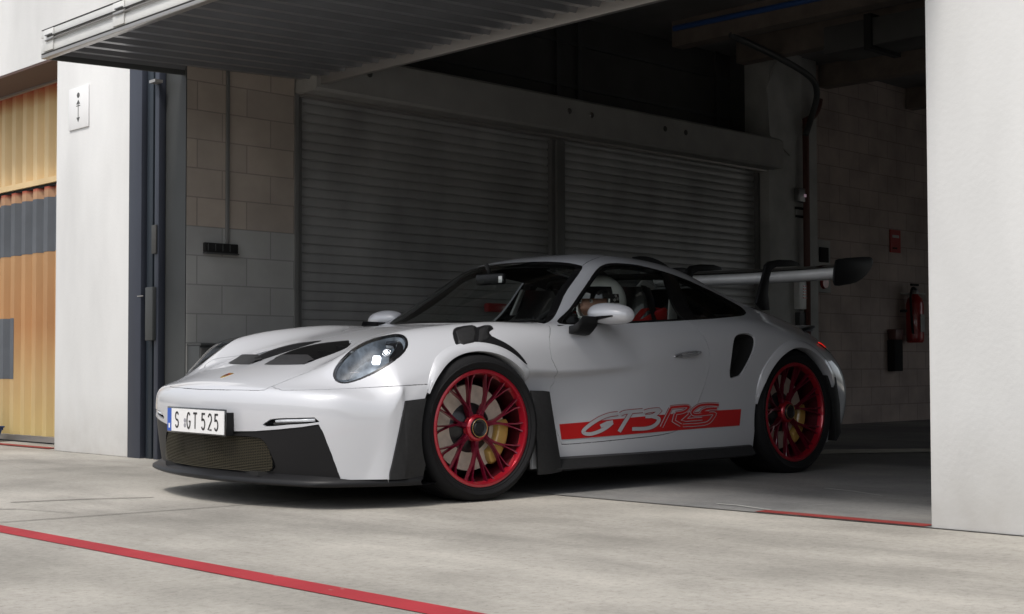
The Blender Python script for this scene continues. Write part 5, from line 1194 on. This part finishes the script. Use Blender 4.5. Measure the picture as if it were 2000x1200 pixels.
# roll cage
mb = MB(); mb.tube(spline([(1.88, -.60, .25), (1.88, -.60, .85), (1.84, -.53, 1.08), (1.82, -.40, 1.15), (1.82, .40, 1.15), (1.84, .53, 1.08), (1.88, .60, .85), (1.88, .60, .25)], 5), .019, 10); cage = mb.build('roll_cage', M['cabin'], car, smooth=True)
for s_ in (1, -1):
    mb = MB(); mb.tube([(1.84, .50*s_, 1.08), (2.35, .46*s_, .88)], .019, 10); mb.build('cage_stay', M['cabin'], cage, smooth=True)
    mb = MB(); mb.tube([(1.85, .54*s_, 1.02), (1.88, -.50*s_, .42)], .017, 10); mb.build('cage_brace', M['cabin'], cage, smooth=True)
mb = MB(); mb.tube([(1.88, -.58, .92), (1.88, .58, .92)], .017, 10); mb.build('harness_bar', M['cabin'], cage, smooth=True)
P = [LOC(x, y, 'y', -.60) for x, y in ((1310, 567), (1317, 568), (1323, 600), (1323, 625), (1306, 625), (1307, 602))]
mb = MB(); mb.prism([tuple(p) for p in P], (0, .012, 0)); mb.build('pillar_padding', M['padding'], car, bevel=.003)
P = [LOC(x, y, 'y', .05) for x, y in ((1256, 548), (1273, 548), (1283, 560), (1275, 567), (1256, 567), (1247, 559))]
mb = MB(); mb.prism([tuple(p) for p in P], (0, .02, 0)); mb.build('bright_view_plate', M['white'], cage, bevel=.003)  # added white plate standing in for the bright view through the rear glass
P = [LOC(x, y, 'y', .50) for x, y in ((1021, 566), (1026, 567), (1008, 616), (999, 616))]
mb = MB(); mb.prism([tuple(p) for p in P], (0, .02, 0)); mb.build('far_belt', M['padding'], car, bevel=.002)
# interior mirror
rm = LOC(962, 546, 'y', -.02)
mb = MB(); mb.box((rm.x-.015, -.12, rm.z-.030), (rm.x+.015, .11, rm.z+.032)); rmo = mb.build('interior_mirror', M['black'], car, bevel=.010, seg=3)
mb = MB(); mb.tube([(rm.x, 0, rm.z+.03), (rm.x-.03, 0, rm.z+.085)], .012, 8); mb.build('mirror_stem', M['cabin'], rmo, smooth=True)
q = LOC(977, 546, 'x', rm.x-.018); mb = MB(); mb.box((q.x-.003, q.y-.016, q.z-.018), (q.x, q.y+.012, q.z+.018)); mb.build('mirror_tag', M['white'], rmo)
# ================================================================== DRIVER
drv = thing('person', 'driver in dark racing suit and white helmet gripping the steering wheel', 'person', (1.5, -.36, .3))
H0 = Vector((1.385, -.36, .985))
bmx = bmesh.new(); sk = []
def jv(p, r, par=None):
    v = bmx.verts.new(p); sk.append(r)
    if par is not None: bmx.edges.new((par, v))
    return v
pel = jv((1.50, -.36, .40), .13); wa = jv((1.50, -.36, .52), .125, pel); ch_ = jv((1.49, -.36, .68), .14, wa); ub = jv((1.47, -.36, .77), .10, ch_); nk = jv((1.44, -.36, .84), .058, ub); hd1 = jv((1.41, -.36, .91), .070, nk); hd2 = jv((1.39, -.36, .99), .085, hd1); jv((1.39, -.36, 1.05), .07, hd2)
for s_ in (1, -1):
    sh_ = jv((1.46, -.36+.165*s_, .755), .065, ub); el = jv((1.26, -.36+.245*s_, .60), .047, sh_); 
    t = math.radians(90*s_+ (25 if s_ > 0 else -25)*0); hp = SWM @ Vector((.172*math.cos(math.radians(62*s_)), .172*math.sin(math.radians(62*s_)), .035))
    wr = jv(Vector(el.co).lerp(hp, .80), .030, el); pm = jv(hp+Vector((.012, 0, 0)), .034, wr)
    axis = (SWM.to_3x3() @ Vector((math.cos(math.radians(62*s_)), math.sin(math.radians(62*s_)), 0))).normalized(); tan = (SWM.to_3x3() @ Vector((-math.sin(math.radians(62*s_)), math.cos(math.radians(62*s_)), 0))).normalized(); nrm_ = (SWM.to_3x3() @ Vector((0, 0, 1))).normalized(); cr_ = SWM @ Vector((.172*math.cos(math.radians(62*s_)), .172*math.sin(math.radians(62*s_)), 0))
    for k in range(4):
        o_ = tan*(.033-.022*k); L_ = (.030, .034, .032, .026)[k]
        a = jv(cr_+o_+axis*.020+nrm_*.018, .010, pm); b = jv(cr_+o_+axis*.029-nrm_*.006, .009, a); jv(cr_+o_+axis*(.014-.002*k)-nrm_*L_*.85, .008, b)
    a = jv(cr_+tan*.025*1-axis*.018+nrm_*.022, .011, pm); jv(cr_+tan*.034-axis*.026-nrm_*.002, .009, a)
    hip = jv((1.44, -.36+.09*s_, .38), .10, pel); kn = jv((1.05, -.36+.12*s_, .50), .070, hip); an = jv((.72, -.36+.10*s_, .32), .045, kn); jv((.62, -.36+.10*s_, .36), .038, an)
me = bpy.data.meshes.new('body'); bmx.to_mesh(me); bmx.free(); me.materials.append(M['suit'] if 'suit' in M else M.setdefault('suit', mat('dark_racing_suit', (.02, .021, .025), .85)))
bo = bpy.data.objects.new('body', me); COL.objects.link(bo); bo.modifiers.new('skin', 'SKIN'); sb_ = bo.modifiers.new('sub', 'SUBSURF'); sb_.levels = sb_.render_levels = 1
for v, r in zip(me.skin_vertices[0].data, sk): v.radius = (r, r)
me.skin_vertices[0].data[0].use_root = True
bo.matrix_basis = CARM; bo.parent = drv; bo.matrix_parent_inverse = world(drv).inverted()
# helmet shell with an eye port; forward is -x
def hpnt(u, v, k=1.0):
    """u: -1 (chin) .. 1 (crown) latitude, v: longitude, 0 = forward"""
    la = u*math.pi/2; r = .138*k; x = -math.cos(la)*math.cos(v); y = math.cos(la)*math.sin(v); z = math.sin(la)
    fx = 1.13 if x < 0 else 1.04; zz = z*(1.05 if z > 0 else 1.02)
    if z < -.25 and x < -.2: x *= 1.10
    return H0+Vector((x*r*fx, y*r*.94, zz*r))
Gs = []
us = np.linspace(-.80, 1, 34); vs = np.linspace(-math.pi, math.pi, 61)
V = []; F = []
for i, u in enumerate(us):
    for v in vs[:-1]: V.append(hpnt(u, v))
nvv = len(vs)-1
for i in range(len(us)-1):
    for j in range(nvv):
        uc, vc_ = (us[i]+us[i+1])/2, (vs[j]+vs[j+1])/2
        if -.34 < uc < .22 and abs(vc_) < 1.15: continue
        F.append((i*nvv+j, i*nvv+(j+1) % nvv, (i+1)*nvv+(j+1) % nvv, (i+1)*nvv+j))
he = mesh('helmet', V, F, mat('helmet_white', (.74, .76, .72), .22, coat=.6), drv, smooth=True)
sol = he.modifiers.new('th', 'SOLIDIFY'); sol.thickness = .012; sol.offset = -1
mb = MB(); mb.grid([[hpnt(u, v, 1.115) for v in np.linspace(-1.32, 1.32, 25)] for u in np.linspace(.07, .36, 7)]); mb.build('visor', M['gloss'], he, smooth=True)
for s_ in (1, -1):
    for du_, dv_ in ((.13, 1.42), (.04, 1.36), (.07, 1.50)):
        c = hpnt(du_, -dv_*s_, 1.13); n_ = (c-H0).normalized(); t1 = n_.orthogonal().normalized(); t2 = n_.cross(t1)
        mb = MB(); mb.prism([c+(t1*math.cos(a)+t2*math.sin(a))*.009 for a in np.linspace(0, 2*math.pi, 13)[:-1]], n_*.004); mb.build('visor_screw', M['chrome'], he)
    mb = MB(); mb.grid([[hpnt(u, -v*s_, 1.12) for v in np.linspace(1.2, 1.58, 7)] for u in np.linspace(-.02, .18, 5)]); mb.build('visor_pivot', M['gloss'], he, smooth=True)
# face behind the port
mb = MB(); mb.grid([[hpnt(u, v, .80)+Vector((-.012*math.exp(-(v/.22)**2)*(1 if -.30 < u < .0 else .2), 0, 0)) for v in np.linspace(-1.2, 1.2, 25)] for u in np.linspace(-.45, .25, 14)]); fc_ = mb.build('face', mat('skin', (.42, .22, .15), .55), he, smooth=True)
for q in (-.38, .38):
    mb = MB(); e = hpnt(.03, q, .795); mb.lathe([(0, -.006), (.010, -.004), (.013, .002)], tuple(e), axis='x', n=14); mb.build('eye', M['white'], fc_, smooth=True)
    mb = MB(); mb.lathe([(0, -.0075), (.005, -.006)], tuple(e), axis='x', n=12); mb.build('pupil', M['gap'], fc_)
# red box on the shutter seen through the windscreen
XF[0] = XR
o_ = CAM_LOC; d_ = pxray(968, 601); Ri = XR.inverted(); oo, dd = Ri @ o_, Ri.to_3x3() @ d_; pp = oo+dd*((2.60-oo.y)/dd.y)
tag(part('alarm_box', (pp.x-.11, 2.57, pp.z-.04), (pp.x+.11, 2.63, pp.z+.035), M['redpaint'], bevel=.015), 'small red box on the shutter seen through the windscreen', 'box')
XF[0] = None
